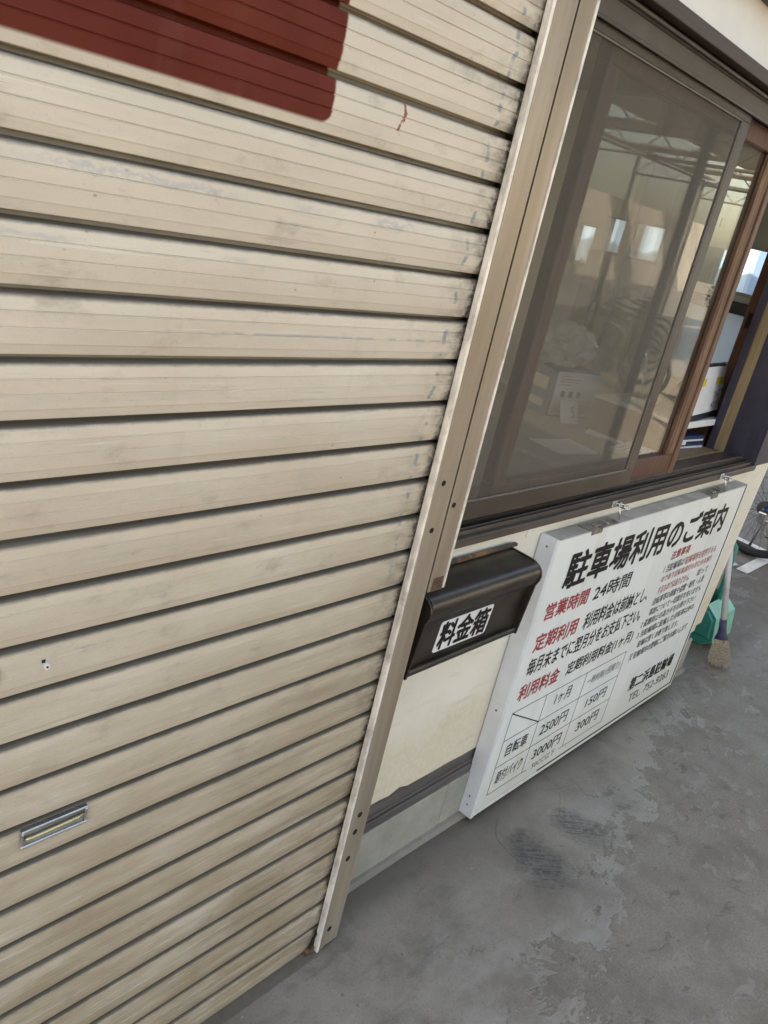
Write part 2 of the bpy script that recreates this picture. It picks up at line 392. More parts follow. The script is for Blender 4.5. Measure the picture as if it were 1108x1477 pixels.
M['signtop'] = simple("dusty sign top", (.33, .31, .27), .75, 0, .2, 14, dirt=(.16, .13, .095), dirt_amt=.75)
M['hinge'] = simple("stained hinge plate", (.20, .175, .145), .5, .35, .45, 30, dirt=(.075, .052, .035), dirt_amt=.9)
M['chrome'] = simple("galvanised steel", (.56, .57, .58), .28, .9, .15, 50)
M['ink'] = simple("black sign paint", (.009, .009, .010), .6, 0, .2, 40, spec=.25)
M['inkgrey'] = simple("thin black sign paint", (.075, .078, .08), .5, 0, .3, 60)
M['inkred'] = simple("red sign paint", (.36, .035, .045), .5, 0, .15, 40)
M['inkpink'] = simple("faded red sign paint", (.46, .13, .13), .5, 0, .2, 60)
M['fee'] = (lambda k: (lambda p: (k.bump(k.noise(p, 170, 3), .22, .0015), k.fin(k.mix(k.ss(k.noise(p, 20, 4), .35, .7), (.016, .0118, .0088), (.034, .0262, .0196)), .32, 0, .6))[1])(k.geo()))(NT("black brown enamel"))
def mat_feerust():
    k = NT("enamel with rubbed edge"); p = k.geo(); X, Y, Z = k.sep(p)
    m = k.math('MULTIPLY', k.ss(k.noise(k.scalev(p, (9, 9, 30)), 1.6, 5, .65), .46, .58), k.win(X, 1.40, 1.60, .06))
    c = k.mix(m, (.045, .036, .033), k.mix(k.noise(p, 60, 3), (.36, .19, .075), (.15, .06, .03)))
    return k.fin(c, .5)
M['feerust'] = mat_feerust()
M['paper'] = simple("white paper", (.76, .76, .78), .7, 0, .04, 20)
M['paper2'] = simple("grey paper", (.62, .62, .60), .7, 0, .06, 20)
M['yellow'] = simple("yellow print", (.72, .52, .06), .6, 0, .1, 30)
M['bluecard'] = simple("blue card", (.07, .15, .30), .5, 0, .12, 20)
M['bluefile'] = simple("navy file", (.028, .05, .115), .45, 0, .15, 20)
M['darkplastic'] = simple("dark plastic", (.02, .022, .03), .35, 0, .1, 20)
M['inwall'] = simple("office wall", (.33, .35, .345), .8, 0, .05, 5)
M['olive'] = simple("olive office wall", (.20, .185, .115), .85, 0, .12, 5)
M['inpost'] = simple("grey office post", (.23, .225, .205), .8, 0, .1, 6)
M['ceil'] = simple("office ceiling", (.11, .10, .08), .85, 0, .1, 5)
M['counter'] = simple("grey counter top", (.27, .26, .235), .5, 0, .12, 12, stretch=(.4, 2, 1))
M['white_pl'] = simple("cream plastic", (.66, .65, .58), .45, 0, .05, 20)
M['green'] = simple("green plastic", (.012, .20, .155), .42, 0, .12, 18, dirt=(.12, .2, .17), dirt_amt=.35)
M['green_lit'] = simple("sky-lit green plastic", (.17, .43, .33), .5, 0, .12, 18, dirt=(.30, .42, .36), dirt_amt=.4)  # same green plastic, paler: skylight on the outer side put into the colour
M['handle'] = simple("scuffed white broom handle", (.56, .55, .56), .45, 0, .15, 30, stretch=(1, 1, .2), dirt=(.25, .23, .22), dirt_amt=.55)
M['purple'] = simple("indigo plastic", (.026, .030, .075), .5, 0, .15, 25)
M['bristle'] = simple("straw bristle", (.43, .375, .295), .85, 0, .4, 140)
M['tyre'] = simple("tyre rubber", (.012, .012, .014), .7, 0, .2, 50)
M['bikeblue'] = simple("blue bicycle paint", (.02, .10, .30), .3, .1, .1, 20)
M['bikeblack'] = simple("black bicycle part", (.016, .016, .018), .4, .2, .15, 30)
M['bikegrey'] = simple('grey bicycle paint', (.12, .12, .125), .35, .2, .1, 20)
M['darkrim'] = simple('dark rim', (.05, .05, .055), .4, .5, .1, 20)
M['alu'] = simple("bicycle alloy", (.52, .52, .53), .3, .85, .12, 40)
M['steel'] = simple("painted truss steel", (.13, .125, .115), .6, .1, .2, 15)
M['roof'] = simple("shelter roof sheet", (.20, .19, .17), .7, .1, .15, 6)
M['white'] = simple("white road paint", (.62, .61, .57), .7, 0, .12, 20, dirt=(.25, .24, .22), dirt_amt=.8)
M['fence'] = simple("pale blue corrugated sheet", (.33, .52, .85), .5, 0, .06, 4)
M['leaf'] = simple("green leaf", (.075, .16, .03), .5, 0, .4, 12)
M['stem'] = simple("brown stem", (.10, .07, .045), .8, 0, .2, 12)
M['pot'] = simple("terracotta pot", (.30, .13, .07), .8, 0, .15, 12)
def mat_bag():
    k = NT("clear plastic bag"); t = k.n.new("ShaderNodeBsdfTransparent"); t.inputs[0].default_value = (.95, .94, .9, 1)
    g = k.n.new("ShaderNodeBsdfPrincipled"); g.inputs['Base Color'].default_value = (.75, .73, .66, 1); g.inputs['Roughness'].default_value = .15
    mx = k.n.new("ShaderNodeMixShader"); mx.inputs[0].default_value = .6
    k.l.new(t.outputs[0], mx.inputs[1]); k.l.new(g.outputs[0], mx.inputs[2]); k.l.new(mx.outputs[0], k.out.inputs[0]); return k.m
M['bag'] = mat_bag()

def mat_floor():
    k = NT("worn concrete floor"); p = k.geo(); X, Y, Z = k.sep(p)
    c = k.mix(k.ss(k.noise(p, 1.3, 7, .65), .30, .70), (.146, .129, .106), (.252, .231, .200))
    c = k.mix(k.math('MULTIPLY', k.ss(k.noise(p, 4.5, 9, .72), .44, .66), .6), c, (.108, .097, .081))
    # pale dust swept off the middle of the passage
    du = k.math('MULTIPLY', k.ss(k.noise(k.scalev(p, (1.3, 2.2, 1), (3, 7, 0)), 1.6, 8, .68), .42, .64), k.math('MULTIPLY', k.win(X, .9, 2.3, .35), k.win(Y, -.75, -.12, .10)))
    c = k.mix(k.math('MULTIPLY', du, .75), c, (.305, .292, .268))
    # coat worn away beyond a ragged edge: rough brownish concrete shows
    ed = k.math('ADD', k.math('SUBTRACT', k.math('MULTIPLY', k.math('SUBTRACT', X, 1.36), .25), k.math('ADD', Y, .40)), k.math('MULTIPLY', k.math('SUBTRACT', k.noise(k.scalev(p, (1, 1.5, 1)), 4.6, 11, .72, .4), .5), 1.15))
    worn = k.ss(ed, .095, .108)
    gr = k.mix(k.ss(k.noise(p, 120, 6, .8), .34, .68), (.125, .112, .092), (.225, .208, .180))
    gr = k.mix(k.ss(k.noise(p, 9, 7, .7), .42, .66), gr, (.130, .114, .090))
    c = k.mix(k.math('MULTIPLY', worn, .70), c, gr)
    isl = k.math('MULTIPLY', k.ss(k.noise(k.scalev(p, (1, 1.6, 1), (7, 1, 0)), 8.5, 9, .70, .4), .575, .588), k.win(ed, .09, .62, .10))
    c = k.mix(k.math('MULTIPLY', isl, .75), c, (.225, .212, .190))
    pit = k.math('MULTIPLY', k.ss(k.noise(k.scalev(p, (1, 1.6, 1), (2, 9, 0)), 10, 9, .72, .4), .590, .602), k.win(ed, -.10, .40, .08))
    c = k.mix(k.math('MULTIPLY', pit, .65), c, (.092, .080, .062))
    rimf = k.win(ed, .070, .095, .009)
    c = k.mix(k.math('MULTIPLY', rimf, .45), c, (.275, .262, .235))
    fl = worn
    # grit, specks and crumbs
    c = k.mix(k.math('MULTIPLY', k.ss(k.noise(p, 150, 4, .78), .54, .68), .55), c, (.080, .071, .058))
    c = k.mix(k.math('MULTIPLY', k.ss(k.noise(p, 240, 2, .7), .62, .70), .55), c, (.33, .315, .285))
    c = k.mix(k.math('MULTIPLY', k.math('MULTIPLY', k.math('SUBTRACT', 1.0, k.ss(k.vor(p, 22), .02, .06)), k.ss(k.noise(p, 6, 2), .54, .58)), .85), c, (.55, .54, .50))
    c = k.mix(k.math('MULTIPLY', k.math('MULTIPLY', k.math('SUBTRACT', 1.0, k.ss(k.math('ADD', k.vor(k.scalev(p, (1, 1, 1), (2, 5, 0)), 13), k.math('MULTIPLY', k.noise(p, 50, 3), .12)), .07, .14)), k.ss(k.noise(p, 5, 2), .54, .6)), .6), c, (.05, .045, .037))
    # contact shade painted into the floor along the foot of the wall
    gw = k.math('ADD', Y, k.math('MULTIPLY', k.math('SUBTRACT', k.noise(p, 6, 5), .5), .12))
    c = k.mix(k.math('MULTIPLY', k.ss(gw, -.06, .07), .65), c, (.082, .070, .053))
    # tyre scuff: two dark rubbed patches with fine bars
    def blob(cx_, cy_, ux, uy, ra, rb):
        ax = k.math('SUBTRACT', X, cx_); ay = k.math('SUBTRACT', Y, cy_)
        uu = k.math('DIVIDE', k.math('ADD', k.math('MULTIPLY', ax, ux), k.math('MULTIPLY', ay, uy)), ra)
        vv = k.math('DIVIDE', k.math('SUBTRACT', k.math('MULTIPLY', ay, ux), k.math('MULTIPLY', ax, uy)), rb)
        d = k.math('SQRT', k.math('ADD', k.math('MULTIPLY', uu, uu), k.math('MULTIPLY', vv, vv)))
        d = k.math('ADD', d, k.math('MULTIPLY', k.math('SUBTRACT', k.noise(p, 16, 5, .65), .5), 1.1))
        return k.math('SUBTRACT', 1.0, k.ss(d, .45, 1.15))
    cb = k.n.new('ShaderNodeCombineXYZ'); k.put(cb.inputs[0], k.math('MULTIPLY', k.math('SUBTRACT', X, Y), 7.0)); k.put(cb.inputs[1], k.math('MULTIPLY', k.math('ADD', k.math('MULTIPLY', X, .67), k.math('MULTIPLY', Y, .74)), 115.0))
    bars = k.ss(k.noise(cb.outputs[0], 1.0, 4, .6), .40, .58) if True else k.ss(k.math('SINE', k.math('ADD', k.math('ADD', k.math('MULTIPLY', X, 420), k.math('MULTIPLY', Y, -330)), k.math('MULTIPLY', k.noise(p, 14, 5, .7), 16))), -.9, .9)
    arc = k.math('MAXIMUM', blob(1.895, -.165, -.42, -.91, .145, .085), k.math('MULTIPLY', blob(2.12, -.165, .15, -.99, .115, .075), .85))
    arc = k.math('MULTIPLY', arc, k.math('MULTIPLY', k.math('ADD', .45, k.math('MULTIPLY', bars, .55)), k.ss(k.noise(p, 60, 5, .75), .25, .6)))
    c = k.mix(k.math('MULTIPLY', arc, .95), c, (.030, .030, .031))
    ax = k.math('SUBTRACT', X, 1.99); ay = k.math('SUBTRACT', Y, -.135)
    rr = k.math('SQRT', k.math('ADD', k.math('MULTIPLY', ax, ax), k.math('MULTIPLY', ay, ay)))
    ang = k.math('ARCTAN2', ay, ax)
    rj = k.math('ADD', rr, k.math('MULTIPLY', k.math('SUBTRACT', k.noise(p, 9, 3), .5), .03))
    ln = k.math('MULTIPLY', k.win(rj, .148, .152, .0015), k.math('SUBTRACT', 1.0, k.ss(k.math('ABSOLUTE', k.math('SUBTRACT', ang, 2.9)), .6, 1.2)))
    c = k.mix(k.math('MULTIPLY', ln, .7), c, (.06, .06, .06))
    # dark damp smear near the end of the shutter
    sm = k.math('MULTIPLY', k.ss(k.noise(k.scalev(p, (2.5, 7, 1)), 2.2, 5, .65), .52, .68), k.math('MULTIPLY', k.win(X, 1.0, 1.62, .14), k.win(Y, -.22, .03, .06)))
    c = k.mix(k.math('MULTIPLY', sm, .55), c, (.075, .072, .07))
    # hairline cracks under the sign
    dv = k.n.new("ShaderNodeTexNoise"); k.put(dv.inputs['Vector'], p); dv.inputs['Scale'].default_value = 6; dv.inputs['Detail'].default_value = 4
    wv = k.n.new("ShaderNodeVectorMath"); wv.operation = 'MULTIPLY_ADD'; k.put(wv.inputs[0], dv.outputs['Color']); wv.inputs[1].default_value = (.16, .16, .16); k.put(wv.inputs[2], p)
    cr = k.math('SUBTRACT', 1.0, k.ss(k.vor(k.scalev(wv.outputs[0], (1, 1, 0)), 5.2, 'DISTANCE_TO_EDGE'), .004, .012))
    cr = k.math('MULTIPLY', cr, k.math('MULTIPLY', k.win(X, 2.05, 2.6, .15), k.win(Y, -.16, .05, .05)))
    cr = k.math('MULTIPLY', cr, k.ss(k.noise(p, 3.2, 2), .45, .6))
    c = k.mix(k.math('MULTIPLY', cr, .6), c, (.06, .058, .055))
    hgt = k.math('ADD', k.math('MULTIPLY', k.noise(p, 75, 4, .7), .5), k.math('SUBTRACT', k.math('MULTIPLY', fl, -.5), k.math('MULTIPLY', cr, 1.0)))
    k.bump(hgt, .7, .005)
    r = k.math('ADD', k.math('ADD', .36, k.math('MULTIPLY', worn, .22)), k.math('MULTIPLY', k.noise(p, 5, 6, .7), .30))
    return k.fin(c, r, 0, .5)
M['floor'] = mat_floor()
M['basestrip'] = mat_concrete("dark strip concrete", (.115, .10, .083), (.155, .138, .115))

# ------------------------------------------------------------------ ground
bm = bmesh.new()
bm.faces.new([bm.verts.new(p) for p in ((-60, -60, 0), (90, -60, 0), (90, 60, 0), (-60, 60, 0))])
link("floor", finish(bm, "floor"), M['floor'], kind="structure")
boxes("base_strip", M['basestrip'], [(-1.35, 1.165, -.022, .05, -.01, .004)], bev=0, kind="structure")  # thin dark strip on the floor along the shutter
def strip(name, pts, wd, z=.004):
    bm = bmesh.new()
    for (a, b) in pts:
        a = Vector((*a, z)); b = Vector((*b, z)); n = (b - a).normalized().cross(Vector((0, 0, 1))) * wd / 2
        bm.faces.new([bm.verts.new(q) for q in (a + n, b + n, b - n, a - n)])
        z += .003
    return link(name, finish(bm, name), M['white'], kind="structure")
strip("parking_line", [((5.05, .40), (5.95, .40)), ((5.10, .455), (5.35, 2.8)), ((5.62, .455), (6.05, 2.8)), ((5.70, .34), (5.55, -2.2))], .07)

# ------------------------------------------------------------------ roller shutter
sh = thing("roller_shutter", "beige ribbed metal roller shutter with red painted corner and recessed pull handle", "shutter")
M['slat'] = mat_shutter(sh)
P = .0723
def slat_profile():
    pr = [(.022, .006), (.020, -.0005), (.0195, -.0056), (.0155, -.0069), (.0055, -.0079), (.0026, -.0087), (.0014, -.0105)]
    def groove(z): return [(.0, z + .0013), (.0013, z + .0003), (.0011, z - .0006), (-.0003, z - .0014)]
    pr += groove(-.0255) + [(-.0002, -.030)] + groove(-.0428) + [(-.0001, -.046)]
    pr += [(.0009, -.0595), (.0016, -.0612), (.0036, -.0708), (.0042, -.0716), (.0056, -.0716), (.0066, -.0705), (.0185, -.0665)]
    return pr
meshes = []
for v in range(4):
    o = extrude_x("slat", M['slat'], slat_profile(), -1.36, 1.19, None, 10, False, False, .0022, v * 3.7)
    meshes.append(o.data); bpy.data.objects.remove(o)
for k_ in range(-22, 9):
    link("slat", meshes[(k_ * 3) % 4], None, sh, (0, random.uniform(-.0008, .0008), 1.594 + P * (k_ + 1) + random.uniform(-.0005, .0005)), (random.uniform(-.012, .012), 0, 0))
# bottom bar
extrude_x("bottom_bar", M['slat'], [(.0125, .0740), (.006, .0655), (0, .0635), (0, .052), (.001, .050), (0, .048), (0, .014), (.004, .010), (.03, .010), (.03, .074)], -1.36, 1.168, sh, 10)
# pull handle: a framed recess with a bar across it
hx0, hx1, hz0, hz1 = .458, .556, .688, .718
bm = bmesh.new()
for e in ((hx0, hx1, -.0045, .004, hz1 - .0035, hz1), (hx0, hx1, -.0045, .004, hz0, hz0 + .0035), (hx0, hx0 + .0045, -.0045, .004, hz0 + .0036, hz1 - .0036), (hx1 - .0045, hx1, -.0045, .004, hz0 + .0036, hz1 - .0036)):
    bm_box(bm, *e, bev=.0012)
hd = link("pull_handle", finish(bm, "pull_handle"), M['chrome'], sh)
box("recess_plate", simple("dull handle recess", (.30, .29, .25), .5, .4, .2, 40), (hx0 + .0046, hx1 - .0046, -.0004, .003, hz0 + .0036, hz1 - .0036), hd, 0)
tube("grip_bar", simple("brass tinted bar", (.52, .47, .30), .3, .8, .1, 40), [(hx0 + .006, -.004, .703), (hx0 + .014, -.0052, .7035), (hx1 - .016, -.0052, .7055), (hx1 - .006, -.003, .706)], .0028, hd)
bm = bmesh.new(); disc_bm(bm, (.4745, -.002, .9775), .0042, .004, (0, 1, 0)); lk = link("lock_rivet", finish(bm, "lock_rivet"), simple("white lock rim", (.7, .7, .7), .4), sh)
bm = bmesh.new(); disc_bm(bm, (.4745, -.0043, .9775), .0015, .001, (0, 1, 0)); link("keyhole", finish(bm, "keyhole"), M['black'], lk)
bm = bmesh.new(); disc_bm(bm, (.4705, -.0008, .9855), .0031, .0014, (0, 1, 0), 4); link("rivet_hole", finish(bm, "rivet_hole"), M['black'], sh)
# guide rails
RX = 1.174
gr = boxes("guide_rail", M['rail'], [(RX + .007, RX + .066, -.0165, -.0145, .012, 2.3), (RX + .064, RX + .067, -.0144, .085, .012, 2.3)], sh, .0006)
boxes("rail_lip", M['rail_edge'], [(RX, RX + .0068, -.0195, -.004, .008, 2.3)], gr, .002)
boxes("rail_fold", M['rail'], [(RX + .007, RX + .020, -.0192, -.0168, .012, 2.3)], gr, .0011)
os_ = boxes("outer_strip", M['rail'], [(RX + .0755, RX + .124, -.0135, -.011, .915, 2.3)], sh, .0006)
boxes("strip_lip", M['rail_edge'], [(RX + .1195, RX + .1255, -.0165, .085, .918, 2.3)], os_, .001)
boxes("rust_patch", M['rust'], [(RX + .085, RX + .119, -.0143, -.0136, .917, .945)], os_, .0003)
for hx_, hz_ in ((1.207, 1.153), (1.207, 1.058), (1.209, .387), (1.207, .341), (1.206, .267), (1.203, .062)):
    bm = bmesh.new(); disc_bm(bm, (hx_, -.0167, hz_), .0068 if hz_ < .5 else .0056, .0012, (0, 1, 0), 14); link("screw_hole", finish(bm, "screw_hole"), M['black'], gr)
bm = bmesh.new(); disc_bm(bm, (1.262, -.0137, 1.101), .0055, .001, (0, 1, 0), 14); h_ = link("screw_hole", finish(bm, "screw_hole"), M['black'], os_)
boxes("guide_rail", M['rail'], [(-1.40, -1.33, -.0165, .03, .012, 2.3)], sh, .001)
box("foot_bracket", M['rust'], (1.150, 1.182, -.010, .004, .004, .020), sh, .001)
tube("latch_spring", M['black'], [(1.168, -.004, .010), (1.160, -.006, .03), (1.163, -.008, .05), (1.17, -.008, .062)], .003, sh, 6)
box("shutter_housing", M['rail'], (-1.42, 1.30, -.02, .30, 2.301, 2.62), sh, .004)

# ------------------------------------------------------------------ office building
of = thing("parking_office", "cream walled parking office with brown framed service window", "building")
YW = .09
# lower wall panel with torn lower edge
bm = bmesh.new(); n = 60; top = []; bot = []
for i in range(n + 1):
    x = 1.24 + (3.495 - 1.24) * i / n; xt = 1.24 + (3.575 - 1.24) * i / n
    z = .243 - .028 * (i / n) + .004 * noise.noise((x * 9, 0, 1)) + .003 * noise.noise((x * 31, 0, 5))
    if 1.50 < x < 1.53: z += .012
    bot.append((x, z)); top.append((xt, .944))
vf = [[bm.verts.new((x, y, z)) for x, z in r] for y in (YW, YW + .012) for r in (bot, top)]
for i in range(n):
    bm.faces.new((vf[0][i], vf[0][i+1], vf[1][i+1], vf[1][i])); bm.faces.new((vf[2][i], vf[3][i], vf[3][i+1], vf[2][i+1]))
    bm.faces.new((vf[0][i], vf[2][i], vf[2][i+1], vf[0][i+1])); bm.faces.new((vf[1][i], vf[1][i+1], vf[3][i+1], vf[3][i]))
link("wall_panel", finish(bm, "wall_panel"), M['plaster'], of)
box("wall_core", M['plaster'], (1.3, 3.49, YW + .0125, .25, .17, .943), of, 0)
bb = boxes("base_board", M['base'], [(1.242, 3.40, YW + .003, YW + .012, .16, .262)], of, .002)
boxes("base_board_bead", M['base'], [(1.242, 3.40, YW - .005, YW + .0028, .158, .186), (1.242, 3.40, YW + .0, YW + .0029, .187, .198)], bb, .0015)
for x0, x1 in ((1.242, 1.735), (1.738, 2.62), (2.623, 3.44)):
    box("foundation_block", M['foundation'], (x0, x1, YW - .008, .25, -.02, .157), of, .002)
extrude_x("mortar_skirt", M['skirt'], [(YW - .007, .016), (YW - .018, .013), (YW - .026, .004), (YW - .026, -.01), (YW - .007, -.01)], 1.242, 3.44, of, 14, wob=.004)
# end wall (x = 3.5) with the small high windows
ez = [(.36, .555, 1.548, 1.715), (.784, .921, 1.585, 1.72), (.966, 1.068, 1.585, 1.72), (1.115, 1.215, 1.514, 1.667)]
ex = [(3.42, 3.489, .251, 1.7, -.02, .9), (3.5, 3.57, .251, .352, .9001, 1.514), (3.5, 3.57, .60, 1.7, .9001, 1.514), (3.5, 3.57, .352, .60, .9001, 1.16), (3.5, 3.57, .352, .60, 1.468, 1.514)]
ex += [(3.5, 3.57, .251, .36, 1.5141, 1.76), (3.5, 3.57, .555, .784, 1.5141, 1.76), (3.5, 3.57, .921, .966, 1.5141, 1.76), (3.5, 3.57, 1.068, 1.115, 1.5141, 1.76), (3.5, 3.57, 1.215, 1.7, 1.5141, 1.76)]
ex += [(3.5, 3.57, .251, 1.7, 1.7601, 3.2)]
for a, b, c, d in ez:
    if c > 1.5145: ex.append((3.5, 3.57, a, b, 1.5141, c))
    ex.append((3.5, 3.57, a, b, d, 1.76))
boxes("end_wall", M['inwall'], ex, of, 0)
for a, b, c, d in ez:
    f = boxes("end_window", M['inpost'], [(3.49, 3.4995, a - .006, b + .006, c - .012, c), (3.49, 3.4995, a - .006, b + .006, d, d + .006)], of, .001, True)
    box("pane", M['glass'], (3.53, 3.533, a, b, c, d), f, 0)
    if b < .6: boxes("glazing_bar", M['steel'], [(3.52, 3.529, .452, .458, c, d)], f, 0)
def mat_frost():
    k = NT("added frosted pane"); t = k.n.new("ShaderNodeBsdfTranslucent"); t.inputs[0].default_value = (.50, .51, .50, 1)
    g = k.n.new("ShaderNodeBsdfTransparent"); g.inputs[0].default_value = (.9, .92, .92, 1)
    mx = k.n.new("ShaderNodeMixShader"); k.put(mx.inputs[0], k.math('ADD', .18, k.math('MULTIPLY', k.noise(k.geo(), 14, 4), .15))); k.l.new(t.outputs[0], mx.inputs[1]); k.l.new(g.outputs[0], mx.inputs[2]); k.l.new(mx.outputs[0], k.out.inputs[0]); return k.m
box("added_pane", mat_frost(), (3.53, 3.533, .352, .60, 1.16, 1.468), of, 0)  # added translucent pane, brings daylight in to brighten the end wall
for a, b, z1 in ((1.02, 1.095, 1.58), (.735, .782, 2.2), (1.245, 1.30, 2.2), (.925, .962, 2.2)):
    box("wall_post", M['inpost'], (3.46, 3.489, a, b, .17, z1), of, .002)
box("end_wall_rail", M['darkplastic'], (3.47, 3.489, .27, .60, 1.465, 1.512), of, .002)
box("back_wall", M['olive'], (1.24, 3.57, 1.7, 1.8, -.02, 1.0), of, 0)  # unseen back wall, opened in the middle to let light into the office
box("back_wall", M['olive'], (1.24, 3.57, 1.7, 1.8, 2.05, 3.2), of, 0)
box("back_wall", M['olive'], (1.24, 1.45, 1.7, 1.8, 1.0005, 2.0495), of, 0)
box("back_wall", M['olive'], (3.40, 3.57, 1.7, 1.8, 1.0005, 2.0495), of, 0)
def mat_fill_cloth():
    k = NT("added fill cloth"); t = k.n.new("ShaderNodeBsdfTranslucent"); t.inputs[0].default_value = (.34, .33, .30, 1)
    d = k.n.new("ShaderNodeBsdfDiffuse"); d.inputs[0].default_value = (.34, .33, .30, 1)
    mx = k.n.new("ShaderNodeMixShader"); mx.inputs[0].default_value = .35
    k.l.new(t.outputs[0], mx.inputs[1]); k.l.new(d.outputs[0], mx.inputs[2]); k.l.new(mx.outputs[0], k.out.inputs[0]); return k.m
bm = bmesh.new(); a_ = []; b_ = []
for i in range(80):
    x = 1.40 + 2.05 * i / 79; y = 1.675 + .014 * math.sin(i * .9)
    a_.append(bm.verts.new((x, y, .97))); b_.append(bm.verts.new((x, y, 2.09)))
for i in range(79): bm.faces.new((a_[i], a_[i+1], b_[i+1], b_[i]))
link("fill_curtain", finish(bm, "fill_curtain", True), mat_fill_cloth(), of)  # unseen, added to spread soft fill light through the office
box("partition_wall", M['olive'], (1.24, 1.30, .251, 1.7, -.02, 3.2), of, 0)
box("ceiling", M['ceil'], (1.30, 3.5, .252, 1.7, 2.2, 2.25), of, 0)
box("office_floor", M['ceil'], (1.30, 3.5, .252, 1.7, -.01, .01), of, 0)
box("upper_wall", M['upper'], (1.304, 3.57, YW - .004, .25, 2.073, 3.2), of, .002)
box("roof", M['roof'], (-1.6, 3.75, .02, 1.9, 3.2, 3.35), of, .004)
box("shutter_side_wall", M['upper'], (-1.6, 1.303, .0, .28, 2.63, 3.2), of, .002)
box("left_wall", M['upper'], (-1.75, -1.43, -.02, 1.9, -.02, 3.2), of, .002)
box("garage_back_wall", M['upper'], (-1.43, 1.24, 1.7, 1.8, -.02, 3.2), of, 0)
box("eave_board", M['lintel'], (1.31, 3.6, YW - .05, YW - .0045, 2.185, 2.235), of, .002)
# window frame -----------------------------------------------------------
wf = boxes("window_frame", M['brown'], [
    (1.30, 3.33, .086, .118, .955, .9585), (1.30, 3.33, .118, .150, .955, .972), (1.30, 3.33, .150, .205, .955, .967)], of, .001)
boxes("sill_board", M['sill'], [(1.302, 3.345, .072, .0855, .936, .957)], wf, .002)
boxes("sill_track", M['sill'], [(1.302, 3.33, .0865, .0895, .9587, .968), (1.302, 3.33, .096, .098, .9587, .970), (1.302, 3.33, .1255, .1285, .9722, .981)], wf, .0005)
boxes("inner_sill", M['wood_tan'], [(1.302, 3.32, .206, .285, .94, .963), (1.302, 3.32, .2075, .213, .9632, .9705)], wf, .001)
boxes("head_rail", M['brown2'], [(1.302, 3.33, .092, .108, 1.985, 2.024)], wf, .002)
boxes("head_track", M['brown'], [(1.302, 3.33, .088, .0915, 1.981, 1.988), (1.302, 3.33, .109, .25, 1.992, 2.05), (1.302, 3.33, .080, .0905, 2.027, 2.0335)], wf, .001)
boxes("lintel", M['lintel'], [(1.302, 3.57, .066, .0955, 2.0445, 2.0725), (1.302, 3.57, .097, .25, 2.051, 2.072)], wf, .0015)
boxes("left_jamb", M['brown'], [(1.30, 1.34, .10, .25, .973, 1.98)], wf, .001)
boxes("right_jamb", M['navy'], [(3.33, 3.36, .075, .202, .938, 2.043)], wf, .001)
boxes("jamb_post", M['wood_tan'], [(3.326, 3.36, .2025, .243, .964, 1.98)], wf, .001)
boxes("jamb_stop", M['navy'], [(3.318, 3.36, .2435, .270, .964, 1.98)], wf, .001)
boxes("right_pier", M['navy'], [(3.361, 3.569, YW - .001, .25, .944, 2.05)], of, .001)
# insect screen
sc = boxes("insect_screen", M['brown'], [(1.345, 2.30, .1005, .1115, .985, 1.030), (1.345, 2.30, .1005, .1115, 1.965, 1.984), (2.255, 2.30, .1002, .1118, 1.0302, 1.9648), (1.345, 1.385, .1003, .1117, 1.0302, 1.9648)], of, .0015)
boxes("mesh", M['mesh'], [(1.385, 2.255, .1055, .1059, 1.03, 1.965)], sc, 0)
boxes("mesh_spline", M['spline'], [(2.2505, 2.2545, .1010, .1049, 1.03, 1.965), (1.386, 2.25, .1010, .1049, 1.0303, 1.034), (1.386, 2.25, .1010, .1049, 1.9615, 1.965)], sc, .0005)
# sashes
def sash(x0, x1, y, mat_l, mat_r, wl=.055, wr=.10, zb=.973, zt=1.99, th=.028, rail=.07, topr=.05):
    s = boxes("sash", M['wood_red'], [(x0, x1, y, y + th, zb, zb + rail)], of, .002)
    boxes("top_rail", M['wood_red'], [(x0, x1, y, y + th, zt - topr, zt)], s, .002)
    boxes("stile", mat_l, [(x0, x0 + wl, y - .0006, y + th, zb + rail + .0002, zt - topr - .0002)], s, .003)
    boxes("stile", mat_r, [(x1 - wr, x1 - wr * .42, y - .0006, y + th, zb + rail + .0002, zt - topr - .0002), (x1 - wr * .41, x1, y - .006, y + th, zb + .0002, zt - topr - .0002)], s, .003)
    box("pane", M['glass'], (x0 + wl, x1 - wr, y + th * .45, y + th * .45 + .003, zb + rail, zt - topr), s, 0)
    boxes("glazing_bead", mat_r, [(x1 - wr - .009, x1 - wr, y + .002, y + th * .4, zb + rail, zt - topr), (x0 + wl, x0 + wl + .009, y + .002, y + th * .4, zb + rail, zt - topr)], s, .001, True)
    return s
sash(1.612, 2.660, .128, M['wood_red'], M['wood_worn'], .045, .075, th=.034)
es = box("end_stile", M['wood_red'], (3.462, 3.4885, .308, .352, .93, 1.99), of, .002)
box("pull_recess", M['black'], (3.4605, 3.4618, .322, .338, 1.425, 1.485), es, 0)
# ------------------------------------------------------------------ things inside the office
ct = thing("service_counter", "grey counter running behind the service window glass", "counter", (2.3, .7, 0))
box("counter_top", M['counter'], (-.98, 1.18, -.41, .40, .90, .93), ct, .003)
boxes("counter_front", M['inpost'], [(-.98, 1.18, -.405, -.38, .01, .899)], ct, .002)
